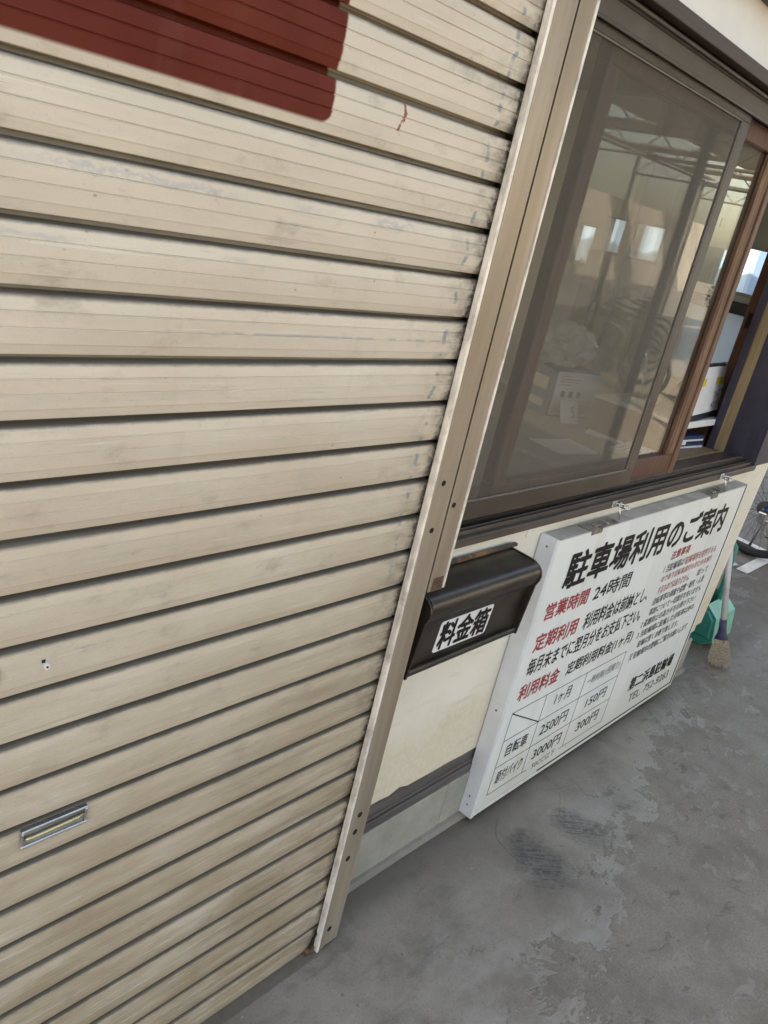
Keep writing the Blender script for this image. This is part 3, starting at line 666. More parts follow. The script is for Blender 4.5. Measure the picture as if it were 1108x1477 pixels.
# low shelf box with files beneath and calendar on top
sf = thing("counter_shelf", "small cream shelf board at the right end of the counter under the calendar", "shelf", (3.2, .455, .94))
boxes("shelf_board", M['white_pl'], [(-.20, .22, -.175, .18, .120, .132)], sf, .003)
boxes("board_lip", M['paper'], [(-.20, .235, -.186, -.1755, .112, .137)], sf, .003)
boxes("shelf_side", M['wood_red'], [(.15, .168, -.16, .18, -.0098, .1195), (-.19, -.172, -.16, .18, -.0098, .1195), (-.172, .15, .165, .18, -.0098, .1195)], sf, .001)
fl = thing("document_file", "stacked navy document files with white labels below the cream shelf", "files", (3.17, .345, .93), R(-5))
for i in range(3):
    f_ = box("file", M['bluefile'], (-.14 + .012 * i, .15 - .01 * i, -.055, .10, .001 + .027 * i, .026 + .027 * i), fl, .002)
    box("page_block", M['paper'], (-.13 + .012 * i, .14 - .01 * i, -.0575, -.0552, .006 + .027 * i, .013 + .027 * i), f_, 0)
boxes("label_strip", M['paper'], [(-.115, -.085, -.0605, -.0578, .012, .06), (-.084, -.02, -.0605, -.0578, .048, .06)], fl, 0)
ca = thing("desk_calendar", "spiral bound desk calendar with yellow print standing on the cream shelf", "calendar", (3.33, .335, 1.0725), R(6))
def quad_sheet(name, mat, a, b, c, d, th, parent):
    a, b, c, d = map(Vector, (a, b, c, d)); n = (b - a).cross(d - a).normalized() * th
    bm = bmesh.new(); lo = [bm.verts.new(q) for q in (a, b, c, d)]; hi = [bm.verts.new(q + n) for q in (a, b, c, d)]
    bm.faces.new(lo[::-1]); bm.faces.new(hi)
    for i in range(4): bm.faces.new((lo[i], lo[(i+1) % 4], hi[(i+1) % 4], hi[i]))
    return link(name, finish(bm, name), mat, parent)
quad_sheet("stand", M['darkplastic'], (-.30, -.03, .0), (.115, -.03, .0), (.115, -.001, .205), (-.30, -.001, .205), -.002, ca)
quad_sheet("stand", M['darkplastic'], (-.30, .11, .0), (.115, .11, .0), (.115, .001, .205), (-.30, .001, .205), .002, ca)
pg = quad_sheet("page", M['paper'], (-.29, -.0255, .024), (.11, -.0255, .024), (.11, -.004, .20), (-.29, -.004, .20), .0015, ca)
def onpage(u0, u1, v0, v1):     # u along x, v up the page 0..1
    def q(u, v): return (-.29 + .40 * u, -.0255 + .0215 * v - .0030, .024 + .176 * v)
    return q(u0, v0), q(u1, v0), q(u1, v1), q(u0, v1)
for a in ((.72, .95, .60, .76), (.12, .36, .60, .76)): quad_sheet("print_block", M['yellow'], *onpage(*a), .0005, pg)
quad_sheet("print_block", M['paper2'], *onpage(.78, .97, .08, .24), .0005, pg)
for i in range(16):
    u = .68 + .28 * random.random(); v = .12 + .45 * random.random()
    quad_sheet("print_mark", random.choice([M['inkgrey'], M['inkpink'], M['bluecard']]), *onpage(u, u + .03, v, v + .03), .0005, pg)
bm = bmesh.new()
for i in range(22):
    ring_bm(bm, (-.285 + .392 * i / 21, .0, .205), .0065, .0012, 10, 4)
link("spiral_binding", finish(bm, "spiral_binding"), M['black'], ca)
# packaged goods box with a plastic bag on top
bx = thing("cardboard_box", "blue and white printed carton behind the insect screen with a plastic bag on it", "box", (2.96, .80, .93), R(-16))
box("carton", M['bluecard'], (0, .25, 0, .16, 0, .19), bx, .002)
fp = box("printed_panel", M['paper'], (.012, .249, -.0015, -.0003, .004, .186), bx, 0)
boxes("print_line", M['inkgrey'], [(.03, .03 + .12 * random.uniform(.5, 1), -.0022, -.0016, .165 - .011 * i, .168 - .011 * i) for i in range(4)] + [(.03, .21, -.0022, -.0016, .05 - .009 * i, .052 - .009 * i) for i in range(4)], fp, 0)
boxes("print_figure", M['inkgrey'], [(.05 + .045 * i, .073 + .045 * i, -.0022, -.0016, .082, .108) for i in range(3)], fp, 0)
boxes("side_print", M['paper2'], [(-.0016, -.0003, .03, .13, .03, .06), (-.0016, -.0003, .03, .12, .10, .15)], bx, 0)
bm = bmesh.new(); bmesh.ops.create_icosphere(bm, subdivisions=4, radius=1)
for v in bm.verts:
    c_ = v.co.copy(); f_ = 1 + .32 * noise.noise(c_ * 2.3) + .22 * abs(noise.noise(c_ * 6))
    v.co = Vector((c_.x * .13, c_.y * .075, max(c_.z, -.75) * .085)) * f_
zmin = min(v.co.z for v in bm.verts)
for v in bm.verts: v.co.z -= zmin
o = link("plastic_bag", finish(bm, "plastic_bag"), M['bag'], None, (3.09, .86, 1.121), (0, 0, R(-16)))
tag(o, "crumpled clear plastic bag lying on top of the blue and white carton", "bag")
pc = thing("number_card", "small white card with a black number leaning in front of the blue carton", "card", (2.98, .70, .93), R(-14))
quad_sheet("card", M['paper2'], (-.045, 0, .0), (.055, 0, .0), (.055, .035, .085), (-.045, .035, .085), .002, pc)
o = lettering("5", M['ink'], .012, .034, .022, .062, 0, pc)
for v in o.data.vertices: v.co.y = .035 * v.co.z / .085 - .0022
for i, (x, y, z, r, lab) in enumerate(((3.05, .56, .931, 20, "loose white paper sheet lying right of the number card on the counter"), (2.62, .50, .931, -12, "loose white paper sheet lying beside the worn timber stile on the counter"), (2.92, .36, .931, 6, "printed form lying on the counter just left of the navy files"))):
    o = box("paper_sheet", M['paper'], (-.105, .105, -.074, .074, 0, .004 + .012 * (i == 2)), None, .0005, loc=(x, y, z), rot=(0, 0, R(r)))
    tag(o, lab, "paper", "papers on the service counter")
    if i == 2: boxes("print_line", M['inkgrey'], [(-.09, -.02 + .08 * random.random(), .05 - .022 * q, .055 - .022 * q, .0162, .0166) for q in range(5)] + [(-.09 + .02 * q, -.08 + .02 * q, -.0745, -.0741, .004, .012) for q in range(8)], o, 0)
po = thing("notice_sheet", "white notice with red arrow stripes standing behind the left window gap", "notice", (1.86, .55, .93), R(12))
box("sheet", M['paper2'], (-.20, .0, 0, .004, 0, .27), po, .0005)
boxes("stripe", simple("orange red print", (.50, .11, .04), .6, 0, .1, 20), [(-.012, -.002, -.001, -.0003, .0, .26), (-.15, -.07, -.001, -.0003, .11, .135), (-.16, -.07, -.001, -.0003, .19, .215)], po, 0)
ac = thing("breaker_box", "cream wall box with a lettered plate above the blue end window", "wall box", (3.46, .54, 1.69))
box("cover", M['white_pl'], (-.02, .029, -.06, .07, .0, .175), ac, .004)
boxes("cover_ridge", M['white_pl'], [(-.026, .029, -.064, .074, .1755, .187)], ac, .003)
boxes("switch_cover", M['paper2'], [(-.024, -.0205, -.045, -.012, .11, .155)], ac, .003)
pl_ = box("zone_plate", M['paper2'], (-.026, -.0205, .005, .065, .065, .165), ac, .001)
me = text_mesh("A 1", .02)
xs = [v.co.x for v in me.vertices]; ys = [v.co.y for v in me.vertices]
for v in me.vertices:
    v.co = (-.0268, .061 - (v.co.x - min(xs)) / (max(xs) - min(xs)) * .05, .075 + (v.co.y - min(ys)) / (max(ys) - min(ys)) * .035)
link("lettering", me, M['ink'], pl_)

# ------------------------------------------------------------------ fee box
fb = thing("fee_box", "black enamelled collection box labelled 料金箱 on the cream wall beside the shutter rail", "collection box", (1.268, .088, 0))
FW = .418
fy = -.108
prof = [(-.002, .878), (-.028, .893), (-.080, .905), (-.095, .902), (-.105, .893), (-.109, .878), (-.107, .858), (-.100, .842), (-.0955, .836), (-.0925, .8385), (-.085, .70), (-.002, .70)]
prof_in = [(-.002, .876), (-.06, .876), (-.094, .842), (-.079, .704), (-.002, .704)]
arc_ = [(-.002, .8975), (-.030, .8970), (-.066, .8950)] + [(-.084 - .025 * math.sin(R(t)), .8690 + .025 * math.cos(R(t))) for t in range(8, 100, 9)]
extrude_x("hood", M['fee'], arc_ + [(-.107, .855), (-.1015, .843), (-.0965, .8365), (-.0935, .8385), (-.080, .846), (-.002, .846)], 0.0065, FW - .0065, fb, 6, smooth='auto')
extrude_x("front_plate", M['fee'], [(-.0875, .8455), (-.0775, .712), (-.0745, .712), (-.0845, .8455)], 0.0065, FW - .0065, fb)
extrude_x("bottom_lip", M['fee'], [(-.0865, .716), (-.0895, .712), (-.0875, .702), (-.070, .699), (-.010, .699), (-.010, .7015), (-.0745, .7115), (-.080, .716)], -.001, FW + .001, fb)
for x0 in (-.001, FW - .005):
    extrude_x("end_cap", M['fee'], [(-.002, .8995), (-.066, .8975), (-.084, .8955), (-.098, .889), (-.1075, .879), (-.1115, .866), (-.1095, .853), (-.103, .838), (-.0905, .70), (-.002, .70)], x0, x0 + .006, fb)
box("back_plate", M['feerust'], (.0, FW + .02, -.004, .0, .69, .899), fb, .001)
box("back_plate_rim", M['feerust'], (.0, FW + .02, -.016, -.0045, .8985, .9065), fb, .001)
# label
lb = link("label_plate", bpy.data.meshes.new("label_plate"), simple("white sticker", (.72, .73, .74), .4, 0, .05, 30), fb)
def on_front(u, z, off): t = (z - .712) / (.8455 - .712); return (u, -.0775 - .010 * t - off, z)
bm = bmesh.new(); cs = []
x0, x1, z0, z1, rr_ = .088, .282, .733, .813, .007
for cxq, czq, a0 in ((x1 - rr_, z1 - rr_, 0), (x0 + rr_, z1 - rr_, 90), (x0 + rr_, z0 + rr_, 180), (x1 - rr_, z0 + rr_, 270)):
    for q in range(4): a = R(a0 + 30 * q); cs.append((cxq + rr_ * math.cos(a), czq + rr_ * math.sin(a)))
fr_ = [bm.verts.new(on_front(u, z, .0012)) for u, z in cs]; bk_ = [bm.verts.new(on_front(u, z, .0001)) for u, z in cs]
bm.faces.new(fr_)
for i in range(len(cs)): j = (i + 1) % len(cs); bm.faces.new((fr_[i], fr_[j], bk_[j], bk_[i]))
bmesh.ops.recalc_face_normals(bm, faces=bm.faces); bm.to_mesh(lb.data); bm.free()
o = lettering("料金箱", M['ink'], x0 + .006, x1 - .006, z0 + .004, z1 - .002, 0, lb, .030)
for v in o.data.vertices: v.co = on_front(v.co.x, v.co.z, .0018 - v.co.y)

# ------------------------------------------------------------------ sign board
sg = thing("notice_board", "large white parking notice board with hand painted Japanese lettering below the window", "sign", (0, 0, 0))
SX0, SX1, SZ0, SZ1, SF, SB = 1.838, 3.222, .020, .905, .040, .0875
YF = SF
boxes("case", M['signcase'], [(SX0 + .0005, SX1 - .0005, SF + .0045, SB, SZ0 + .001, SZ1 - .003)], sg, .002)
boxes("side_cover", M['signcase'], [(SX0 - .0022, SX0 + .012, SF - .001, SB + .0005, .402, SZ1 + .0005)], sg, .001)
boxes("side_cover", M['signcase'], [(SX0 - .0008, SX0 + .012, SF - .0008, SB + .0005, .0725, .4015)], sg, .001)
boxes("corner_cap", M['signcase'], [(SX0 - .0022, SX0 + .012, SF - .0014, SB + .0005, SZ0 - .003, .072)], sg, .001)
for z in (.38, .085, .055, .88):
    bm = bmesh.new(); disc_bm(bm, (SX0 - .0026, SF + .022, z), .003, .0012, (1, 0, 0), 10); link("rivet", finish(bm, "rivet"), M['hinge'], sg)
boxes("top_cover", M['signtop'], [(SX0 + .012, SX1, SF + .0005, SB, SZ1 - .0029, SZ1)], sg, .001)
bm = bmesh.new(); bm_box(bm, SX0 + .0125, SX1 - .016, YF, YF + .004, SZ0 + .018, SZ1 - .004, bev=0); link("face_panel", finish(bm, "face_panel"), M['signface'], sg)
boxes("gasket", M['black'], [(SX1 - .0190, SX1 - .0115, YF - .0012, YF + .004, SZ0 + .0136, SZ1 - .004), (SX0 + .35, SX1 - .0192, YF - .0006, YF + .004, SZ0 + .0136, SZ0 + .0200)], sg, 0)
boxes("edge_trim", M['signface'], [(SX1 - .0113, SX1, YF - .001, YF + .004, SZ0, SZ1 - .003), (SX0 + .0122, SX1 - .0114, YF - .001, YF + .004, SZ0, SZ0 + .0133)], sg, .001)
for x in (2.09, 2.93):
    hp = boxes("hinge_plate", M['hinge'], [(x - .085, x + .085, SF - .0012, SB - .01, SZ1 + .0002, SZ1 + .0028), (x - .07, x - .01, SF - .0022, SF - .0013, SZ1 - .014, SZ1 + .0026)], sg, .0006)
    boxes("latch", M['chrome'], split=True, exts=[(x - .045, x - .01, SF + .006, SF + .02, SZ1 + .003, SZ1 + .0055), (x + .02, x + .03, SF + .004, SF + .03, SZ1 + .003, SZ1 + .007)], parent=hp, bev=.0008)
yt = YF - .0006
def L(body, mat, x0, x1, z0, z1, bold=0.0): return lettering(body, M[mat], x0, x1, z0, z1, yt, sg, bold, jitter=.0006)
L("駐車場利用のご案内", 'ink', 1.945, 3.10, .735, .852, .030)
L("営業時間", 'inkred', 1.897, 2.135, .655, .709, .024)
L("24時間", 'ink', 2.168, 2.405, .653, .709, .014)
L("定期利用", 'inkred', 1.893, 2.127, .557, .615, .024)
L("利用料金は前納とし、", 'ink', 2.165, 2.60, .557, .617, .014)
L("毎月末までに翌月分をお支払下さい。", 'ink', 1.897, 2.60, .480, .537, .014)
L("利用料金", 'inkred', 1.893, 2.113, .397, .453, .024)
L("定期利用料金(1ヶ月)", 'ink', 2.155, 2.60, .395, .450, .014)
L("1ヶ月", 'ink', 2.145, 2.24, .300, .345, .003)
L("一時利用(1回限り)", 'inkgrey', 2.345, 2.575, .298, .335, .0)
L("自転車", 'ink', 1.925, 2.040, .198, .245, .006)
L("2500円", 'ink', 2.113, 2.275, .196, .243, .003)
L("150円", 'ink', 2.395, 2.535, .200, .242, .003)
L("原付バイク", 'ink', 1.917, 2.058, .104, .150, .003)
L("3000円", 'ink', 2.115, 2.285, .106, .150, .003)
L("50CC以下", 'inkgrey', 2.135, 2.275, .064, .090, .0)
L("300円", 'ink', 2.385, 2.535, .106, .150, .003)
L("注意事項", 'inkred', 2.69, 2.845, .690, .725, .02)
rows = [("1 当駐輪場は", 'inkgrey', 2.665, 2.83, .644, .676), ("「駐輪場所を提供するも", 'inkpink', 2.835, 3.13, .644, .676),
 ("のであり自転車(原付も含む)をお預り", 'inkpink', 2.675, 3.12, .603, .634), ("するものではありません。", 'inkpink', 2.68, 2.95, .561, .592), ("従って", 'inkgrey', 3.02, 3.125, .561, .590),
 ("自転車等の損傷や盗難・紛失・人身", 'inkgrey', 2.675, 3.12, .519, .550), ("事故について一切責任を負いません", 'inkgrey', 2.675, 3.13, .478, .508),
 ("2 盗難防止の為カギをお掛け下さい", 'inkgrey', 2.64, 3.11, .438, .468), ("3 当駐輪場に駐輪した自転車以外の", 'inkgrey', 2.64, 3.13, .396, .426),
 ("駐輪は堅くお断り致します。", 'inkgrey', 2.675, 3.02, .352, .382), ("又 駐輪場内の整頓にご協力お願いします", 'inkgrey', 2.64, 3.14, .306, .337)]
for b, mt, a0, a1, c0, c1 in rows: L(b, mt, a0, a1, c0, c1, .004)
L("第二浜島駐輪場", 'ink', 2.745, 3.125, .145, .205, .024)
L("TEL. 752-9263", 'inkgrey', 2.785, 3.135, .085, .122, .004)
t_ = .0022
hl = [(1.893, 2.592, z) for z in (.362, .266, .172)] + [(1.893, 2.105, .076), (2.30, 2.592, .076)]
exs = [(a, b, yt, yt + .0003, z - t_ / 2, z + t_ / 2) for a, b, z in hl]
exs += [(x - t_ / 2, x + t_ / 2, yt - .0002, yt + .0001, .076, .362) for x in (1.893, 2.078, 2.322, 2.592)]
boxes("table_line", M['inkgrey'], exs, sg, 0)
bm = bmesh.new(); a = Vector((1.894, yt - .0004, .361)); b = Vector((2.077, yt - .0004, .267)); nn = Vector((.47, 0, .88)) * .0018
bm.faces.new([bm.verts.new(q) for q in (a - nn, b - nn, b + nn, a + nn)]); link("table_line", finish(bm, "table_line"), M['ink'], sg)
# hooks
for x, lab in ((2.195, "bent wire hook at the sill above the title, nearer the collection box"), (3.01, "bent wire hook at the sill above the far right corner of the notice board")):
    hk = thing("wire_hook", lab, "hook", (x, .06, .93), 0, "hooks holding the notice board")
    tube("hook_wire", M['chrome'], [(-.028, .012, .022), (-.022, -.004, .026), (-.004, -.010, .024), (.004, -.008, .010), (.012, -.002, .016), (.014, .006, .022), (.004, .006, .014), (.002, -.004, -.004), (.004, -.006, -.018), (.012, -.004, -.022)], .0022, hk, 6)
    tube("screw_eye", M['chrome'], [(.026, .012, .004), (.026, -.010, .004), (.034, -.014, .008), (.036, -.008, .014), (.03, -.004, .012)], .0022, hk, 6)
    box("hook_plate", M['chrome'], (-.034, -.004, .008, .0118, .012, .03), hk, .001)
nl = boxes("cracked_filler", M['upper'], [(1.765, 1.785, YW - .0025, YW - .0002, .905, .928)], of, .001)

# ------------------------------------------------------------------ dustpan and broom at the corner
dp = thing("dustpan", "green plastic bin dustpan with tall handle beside the wall corner", "dustpan", (3.775, .15, 0))
sec = [(.075, .205), (.014, .200), (-.044, .153), (-.063, .036), (-.011, .001), (.085, .001), (.115, .06), (.115, .17)]
def section(x, sc_=1.0, cy=.02, cz=.10): return [(x, cy + (y - cy) * sc_, cz + (z - cz) * sc_) for y, z in sec]
bm = bmesh.new()
rings = [[bm.verts.new(q) for q in section(*a_)] for a_ in ((0, .97), (.004, 1.0), (.225, 1.04), (.229, 1.02), (.225, .96), (.006, .93))]
nn_ = len(sec)
for i in range(len(rings) - 1):
    for q in range(nn_):
        r_ = (q + 1) % nn_
        if i in (1, 4) and q in (0, 7): continue          # open mouth at the top
        f = bm.faces.new((rings[i][q], rings[i][r_], rings[i+1][r_], rings[i+1][q]))
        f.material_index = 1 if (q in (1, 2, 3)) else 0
bm.faces.new(rings[0]); 
bm.faces.new(rings[2][::-1])
me = finish(bm, "bin"); me.materials.append(M['green']); me.materials.append(M['green_lit'])
bn = link("bin", me, None, dp)
bm = bmesh.new()
e_ = [(.07, .165), (.0, .165), (-.028, .135), (-.036, .05), (.07, .05)]
fo = [bm.verts.new((-.006, y, z)) for y, z in e_]; fi = [bm.verts.new((-.0002, y * 1.12 - .002, .108 + (z - .108) * 1.12)) for y, z in e_]
bm.faces.new(fo)
for q in range(5): bm.faces.new((fo[q], fo[(q+1) % 5], fi[(q+1) % 5], fi[q]))
link("raised_panel", finish(bm, "raised_panel"), M['green'], bn)
boxes("panel_rib", M['green_lit'], [(.0045, .2255, -.0555, -.0525, .092, .096)], bn, .0005)
bm = bmesh.new(); tube_bm(bm, [(.14, .02, .17), (.14, .022, .27), (.142, .028, .40), (.142, .034, .455), (.142, .06, .48), (.14, .10, .485)], .013, 8, radii=[.016, .014, .013, .016, .016, .013]); link("handle", finish(bm, "handle", True), M['green'], dp)
br = thing("broom", "short bristled broom with scuffed white handle and indigo collar leaning at the corner", "broom", (3.66, -.005, 0))
dirv = Vector((-.02, .115, .46)).normalized()
def al(t): return dirv * t
tube("handle", M['handle'], [al(.20), al(.5), al(.9), al(1.25)], .0125, br, 10)
bm = bmesh.new(); rows = []
side = Vector((.35, -.94, .25)).normalized(); side = (side - dirv * side.dot(dirv)).normalized(); nor = dirv.cross(side)
for (t, wx, wy) in ((.118, .030, .016), (.138, .028, .0155), (.156, .020, .0155), (.182, .0165, .016), (.222, .0152, .0152)):
    rows.append([bm.verts.new(al(t) + side * wx * math.cos(a) + nor * wy * math.sin(a)) for a in [2 * math.pi * k / 12 for k in range(12)]])
for i in range(len(rows) - 1):
    for k in range(12): bm.faces.new((rows[i][k], rows[i][(k+1) % 12], rows[i+1][(k+1) % 12], rows[i+1][k]))
bm.faces.new(rows[0][::-1]); bm.faces.new(rows[-1]); link("collar", finish(bm, "collar", True), M['purple'], br)
bm = bmesh.new()
for i in range(560):
    a = random.uniform(-1, 1); b = random.uniform(-1, 1); sp_ = 1.0 + random.uniform(.0, .75)
    p0 = al(.130) + side * a * .029 + nor * b * .017
    ln = random.uniform(.095, .127)
    p2 = al(.130 - ln) + side * a * .029 * sp_ + nor * b * .026 + Vector((random.uniform(-.006, .006),) * 3) * .5
    p1 = (p0 + p2) / 2 + side * random.uniform(-.004, .004)
    if p2.z < .002: p2.z = .002
    tube_bm(bm, [p0, p1, p2], .0010, 3, cap=False)
o = link("bristles", finish(bm, "bristles"), M['bristle'], br); o["kind"] = "stuff"

# ------------------------------------------------------------------ bicycle beyond the corner
def bicycle(loc, rz, label, paint, group):
    # local frame: wheels turn in the YZ plane, front is -Y, drive side is -X
    b = thing("bicycle", label, "bicycle", loc, rz, group)
    RW = .325
    for name, y in (("rear_wheel", 0.0), ("front_wheel", -1.05)):
        bm = bmesh.new(); ring_bm(bm, (0, y, RW), RW - .024, .024, 56, 10); wh = link(name, finish(bm, name, True), M['tyre'], b)
        bm = bmesh.new(); ring_bm(bm, (0, y, RW), RW - .044, .010, 56, 6); link("rim", finish(bm, "rim", True), M['darkrim'], wh)
        bm = bmesh.new()
        for i in range(32):
            a = 2 * math.pi * i / 32; a2 = a + (.5 if i % 4 < 2 else -.5); sx = .028 if i % 2 else -.028
            tube_bm(bm, [(sx, y + .02 * math.cos(a2), RW + .02 * math.sin(a2)), (0, y + (RW - .048) * math.cos(a), RW + (RW - .048) * math.sin(a))], .0012, 4, cap=False)
        link("spokes", finish(bm, "spokes"), M['darkrim'], wh)
        bm = bmesh.new(); disc_bm(bm, (0, y, RW), .018, .09, (1, 0, 0)); disc_bm(bm, (0, y, RW), .007, .14, (1, 0, 0)); link("hub", finish(bm, "hub"), M['alu'], wh)
    bm = bmesh.new()
    for i, r_ in enumerate((.046, .041, .036, .031, .026)): disc_bm(bm, (-.035 - .005 * i, 0, RW), r_, .0025, (1, 0, 0), 20)
    link("cassette", finish(bm, "cassette"), M['bikegrey'], b)
    bm = bmesh.new()
    bm_box(bm, -.075, -.055, -.035, .02, RW - .085, RW - .02, .006); bm_box(bm, -.068, -.060, -.055, -.03, RW - .17, RW - .06, .003)
    disc_bm(bm, (-.058, -.025, RW - .085), .018, .006, (1, 0, 0)); disc_bm(bm, (-.058, -.05, RW - .155), .018, .006, (1, 0, 0))
    link("rear_derailleur", finish(bm, "rear_derailleur"), M['alu'], b)
    BBp = (0, -.44, .28); seat = (0, -.30, .80); head0 = (0, -.86, .62); head1 = (0, -.83, .80)
    bm = bmesh.new()
    tube_bm(bm, [BBp, seat], .015, 10); tube_bm(bm, [BBp, head0], .018, 10); tube_bm(bm, [(0, -.32, .72), head1], .015, 10); tube_bm(bm, [head0, head1], .019, 10)
    for s in (-1, 1):
        tube_bm(bm, [(s * .03, -.42, .28), (s * .062, 0, RW)], .009, 8); tube_bm(bm, [(s * .02, -.31, .74), (s * .062, 0, RW)], .008, 8)
    link("frame", finish(bm, "frame", True), paint, b)
    bm = bmesh.new(); tube_bm(bm, [head0, (0, -.875, .58)], .02, 8)
    for s in (-1, 1): tube_bm(bm, [(s * .02, -.875, .60), (s * .055, -.93, .52), (s * .058, -1.05, RW)], .011, 8)
    link("fork", finish(bm, "fork", True), paint, b)
    bm = bmesh.new(); tube_bm(bm, [head1, (0, -.82, .92)], .013, 8); tube_bm(bm, [(-.28, -.70, .97), (-.20, -.78, .97), (-.06, -.83, .94), (.06, -.83, .94), (.20, -.78, .97), (.28, -.70, .97)], .011, 8)
    hb = link("handlebar", finish(bm, "handlebar", True), M['alu'], b)
    for s in (-1, 1): tube("grip", M['bikeblack'], [(s * .285, -.695, .97), (s * .225, -.755, .97)], .016, hb, 8)
    bm = bmesh.new(); tube_bm(bm, [(0, -.16, .90), (0, -.22, .905), (0, -.32, .90), (0, -.43, .895)], .05, 10, radii=[.05, .075, .045, .018]); bmesh.ops.scale(bm, vec=(1, 1, .45), space=Matrix.Translation((0, 0, -.90)), verts=bm.verts)
    sd_ = link("saddle", finish(bm, "saddle", True), M['bikeblack'], b); tube("seat_post", M['alu'], [seat, (0, -.285, .89)], .0125, b)
    bm = bmesh.new(); disc_bm(bm, (-.045, -.44, .28), .09, .004, (1, 0, 0), 28); tube_bm(bm, [(-.055, -.44, .28), (-.06, -.50, .13)], .011, 8); tube_bm(bm, [(.055, -.44, .28), (.06, -.38, .43)], .011, 8); tube_bm(bm, [(-.06, -.44, .28), (.06, -.44, .28)], .02, 10)
    ck = link("crankset", finish(bm, "crankset"), M['bikeblack'], b)
    for s, y, z in ((-1, -.50, .13), (1, -.38, .43)): box("pedal", M['bikeblack'], (min(s * .065, s * .16), max(s * .065, s * .16), y - .04, y + .04, z - .012, z + .012), ck, .004)
    bm = bmesh.new(); tube_bm(bm, [(-.045, -.44, .37), (-.045, 0, RW + .045)], .004, 4); tube_bm(bm, [(-.045, -.44, .19), (-.05, -.05, RW - .165)], .004, 4); link("chain", finish(bm, "chain"), M['bikeblack'], b)
    tube("kickstand", M['alu'], [(.07, -.03, RW - .01), (.11, .0, .16), (.16, .03, .008)], .009, b)
    return b
bicycle((5.42, .50, 0), R(6), "blue bicycle with black derailleur parked past the wall corner by the dustpan", M['bikeblue'], None)

# ------------------------------------------------------------------ what the window looks out on and mirrors, plus added sun blockers
fe = thing("blue_fence", "tall pale blue corrugated fence seen through the office end window", "fence", (8.5, 2.0, 0))
for j in range(6):
    bm = bmesh.new(); n = 48; a = []; b = []
    for i in range(n + 1):
        y = -3.0 + j * 2.0 + 1.985 * i / n; x = .018 * math.sin(2 * math.pi * i / 6)
        a.append(bm.verts.new((x, y, .05))); b.append(bm.verts.new((x, y, 2.7)))
    for i in range(n): bm.faces.new((a[i], a[i+1], b[i+1], b[i]))
    link("fence_panel", finish(bm, "fence_panel"), M['fence'], fe)
for j in range(7): box("fence_post", M['steel'], (.03, .09, -3.04 + 2 * j, -2.97 + 2 * j, 0, 2.75), fe, .003)
shb = thing("shrub", "bushy green potted shrub standing outside the office end window", "shrub", (4.3, 1.62, 0))
bm = bmesh.new(); tube_bm(bm, [(0, 0, 0), (0, 0, .02), (0, 0, .30), (0, 0, .31)], .1, 14, radii=[.12, .13, .17, .175]); link("pot", finish(bm, "pot", True), M['pot'], shb)
tube("trunk", M['stem'], [(0, 0, .28), (.01, .01, .7), (-.01, .0, 1.2)], .018, shb)
bm = bmesh.new()
for i in range(900):
    d = Vector((random.gauss(0, 1), random.gauss(0, 1), random.gauss(0, 1))).normalized() * random.uniform(.3, 1) ** .5
    p = Vector((d.x * .26, d.y * .26, 1.12 + d.z * .42)); q = Matrix.Rotation(random.uniform(0, 6.3), 3, Vector((random.gauss(0, 1), random.gauss(0, 1), random.gauss(0, 1))).normalized())
    bm.faces.new([bm.verts.new(p + q @ Vector(c_)) for c_ in ((-.03, 0, 0), (0, -.013, .003), (.03, 0, 0), (0, .013, .003))])
o = link("leaves", finish(bm, "leaves"), M['leaf'], shb); o["kind"] = "stuff"

def copy_tree(o, parent=None):
    c_ = o.copy(); COL.objects.link(c_); c_.parent = parent
    for ch in list(o.children): copy_tree(ch, c_)
    return c_
c_ = copy_tree(shb); c_.location = (16.5, -4.9, 0); c_.scale = (1.9, 1.9, 1.0); c_["label"] = "wide leafy shrub at the far end of the shelter bicycles"
sw = thing("sun_block_wall", "added cream wall behind the office corner, keeping sun off the floor", "wall", (3.1, 1.95, 0))  # wall added only to block sun from the floor at the right
for j in range(3): box("wall_panel", M['upper'], (0, .12, .0 + 1.8 * j, 1.795 + 1.8 * j, 0, 2.95), sw, .003)
pr_ = thing("shade_roof", "added low metal roof, out of view, shading the passage right of the office", "roof", (0, 0, 0))  # roof added out of view to shade the floor at the right
box("roof_sheet", M['roof'], (3.0, 7.4, 1.95, 7.0, 2.96, 3.0), pr_, 0)
for y in (2.2, 4.4, 6.6): box("roof_beam", M['steel'], (3.23, 7.4, y, y + .08, 2.86, 2.9595), pr_, .003)
for y in (2.24, 6.64): box("roof_post", M['steel'], (7.30, 7.38, y - .03, y + .05, 0, 2.8595), pr_, .003)
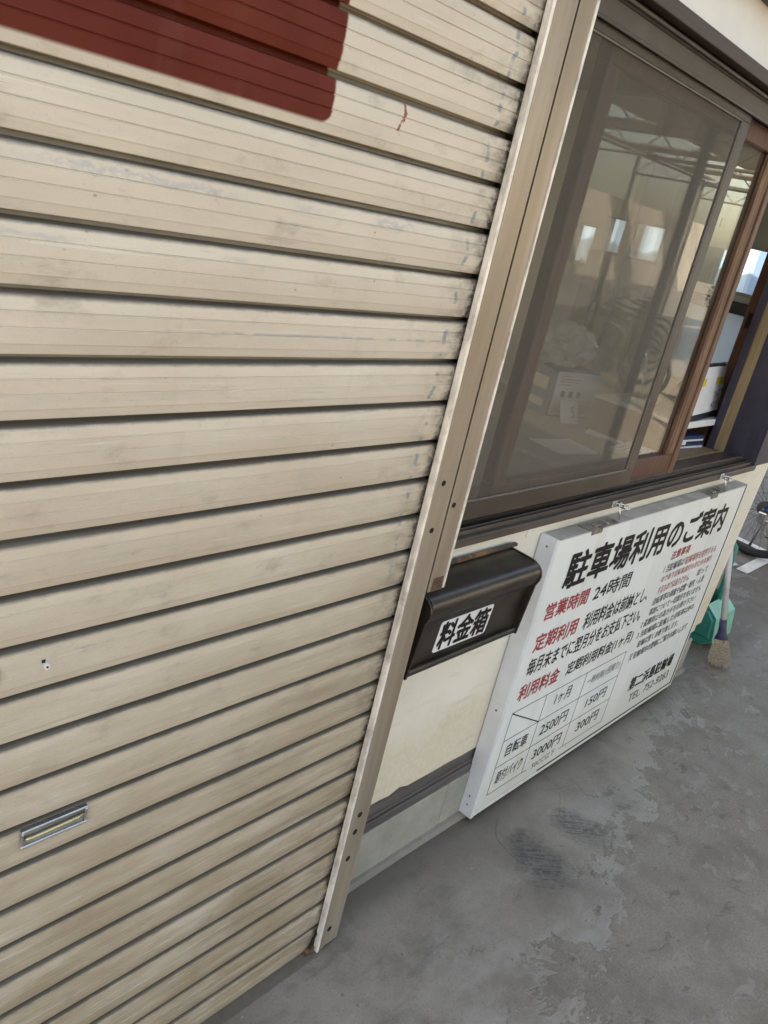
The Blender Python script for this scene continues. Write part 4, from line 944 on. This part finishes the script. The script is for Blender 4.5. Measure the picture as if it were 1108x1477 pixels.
sl_ = thing("bicycle_shelter", "long roofed bicycle shelter with steel trusses mirrored in the window glass", "shelter", (0, 0, 0))
X0, X1, YN, YFAR = 3.6, 24.0, -1.6, -9.5
rs = []
ys_ = [(-9.5, -9.2), (-7.0, -5.05), (-4.65, -1.6)]
for a, b in ys_: rs.append((X0, X1, a, b, 3.78, 3.82))
for x in range(4, 24, 3):
    for a, b in ((-9.2, -7.0), (-5.05, -4.65)): rs.append((x - .35, x + .6, a + .001, b - .001, 3.78, 3.82))
boxes("shelter_roof", M['roof'], rs, sl_, 0)
bm = bmesh.new()
for x in range(4, 25, 4):
    tube_bm(bm, [(x, YN, 3.7), (x, YFAR, 3.7)], .03, 6); tube_bm(bm, [(x, YN, 3.3), (x, YFAR, 3.3)], .025, 6)
    for i in range(8):
        y0 = YN + (YFAR - YN) * i / 8; y1 = YN + (YFAR - YN) * (i + 1) / 8
        tube_bm(bm, [(x, y0, 3.3), (x, (y0 + y1) / 2, 3.7), (x, y1, 3.3)], .015, 5)
for y in (YN, YFAR, -5.4): tube_bm(bm, [(X0, y, 3.73), (X1, y, 3.73)], .035, 6)
link("truss", finish(bm, "truss"), M['steel'], sl_)
for x in range(4, 25, 4):
    for y in (YN, YFAR): box("shelter_post", M['steel'], (x - .04, x + .04, y - .04, y + .04, 0, 3.7), sl_, .004)
fw = thing("boundary_wall", "grey panelled boundary wall behind the bicycle shelter mirrored in the glass", "wall", (0, -9.7, 0))
for x in range(4, 26, 2): box("wall_panel", M['upper'], (x + .02, x + 1.98, -.06, .0, 0, 2.7), fw, .004)
for i, x in enumerate((9.6, 10.6, 11.7, 12.9, 14.4)):
    bicycle((x, (-3.1, -3.6, -4.1, -4.6, -5.2)[i], 0), R(8 * (i % 3) - 8), ["grey bicycle nearest the open end of the shelter", "black bicycle between the two nearest grey ones in the shelter", "middle grey bicycle of the shelter row", "black bicycle second from the far end of the shelter row", "grey bicycle at the far end of the shelter row"][i], M['bikeblack'] if i % 2 else M['bikegrey'], "bicycles parked in the shelter")
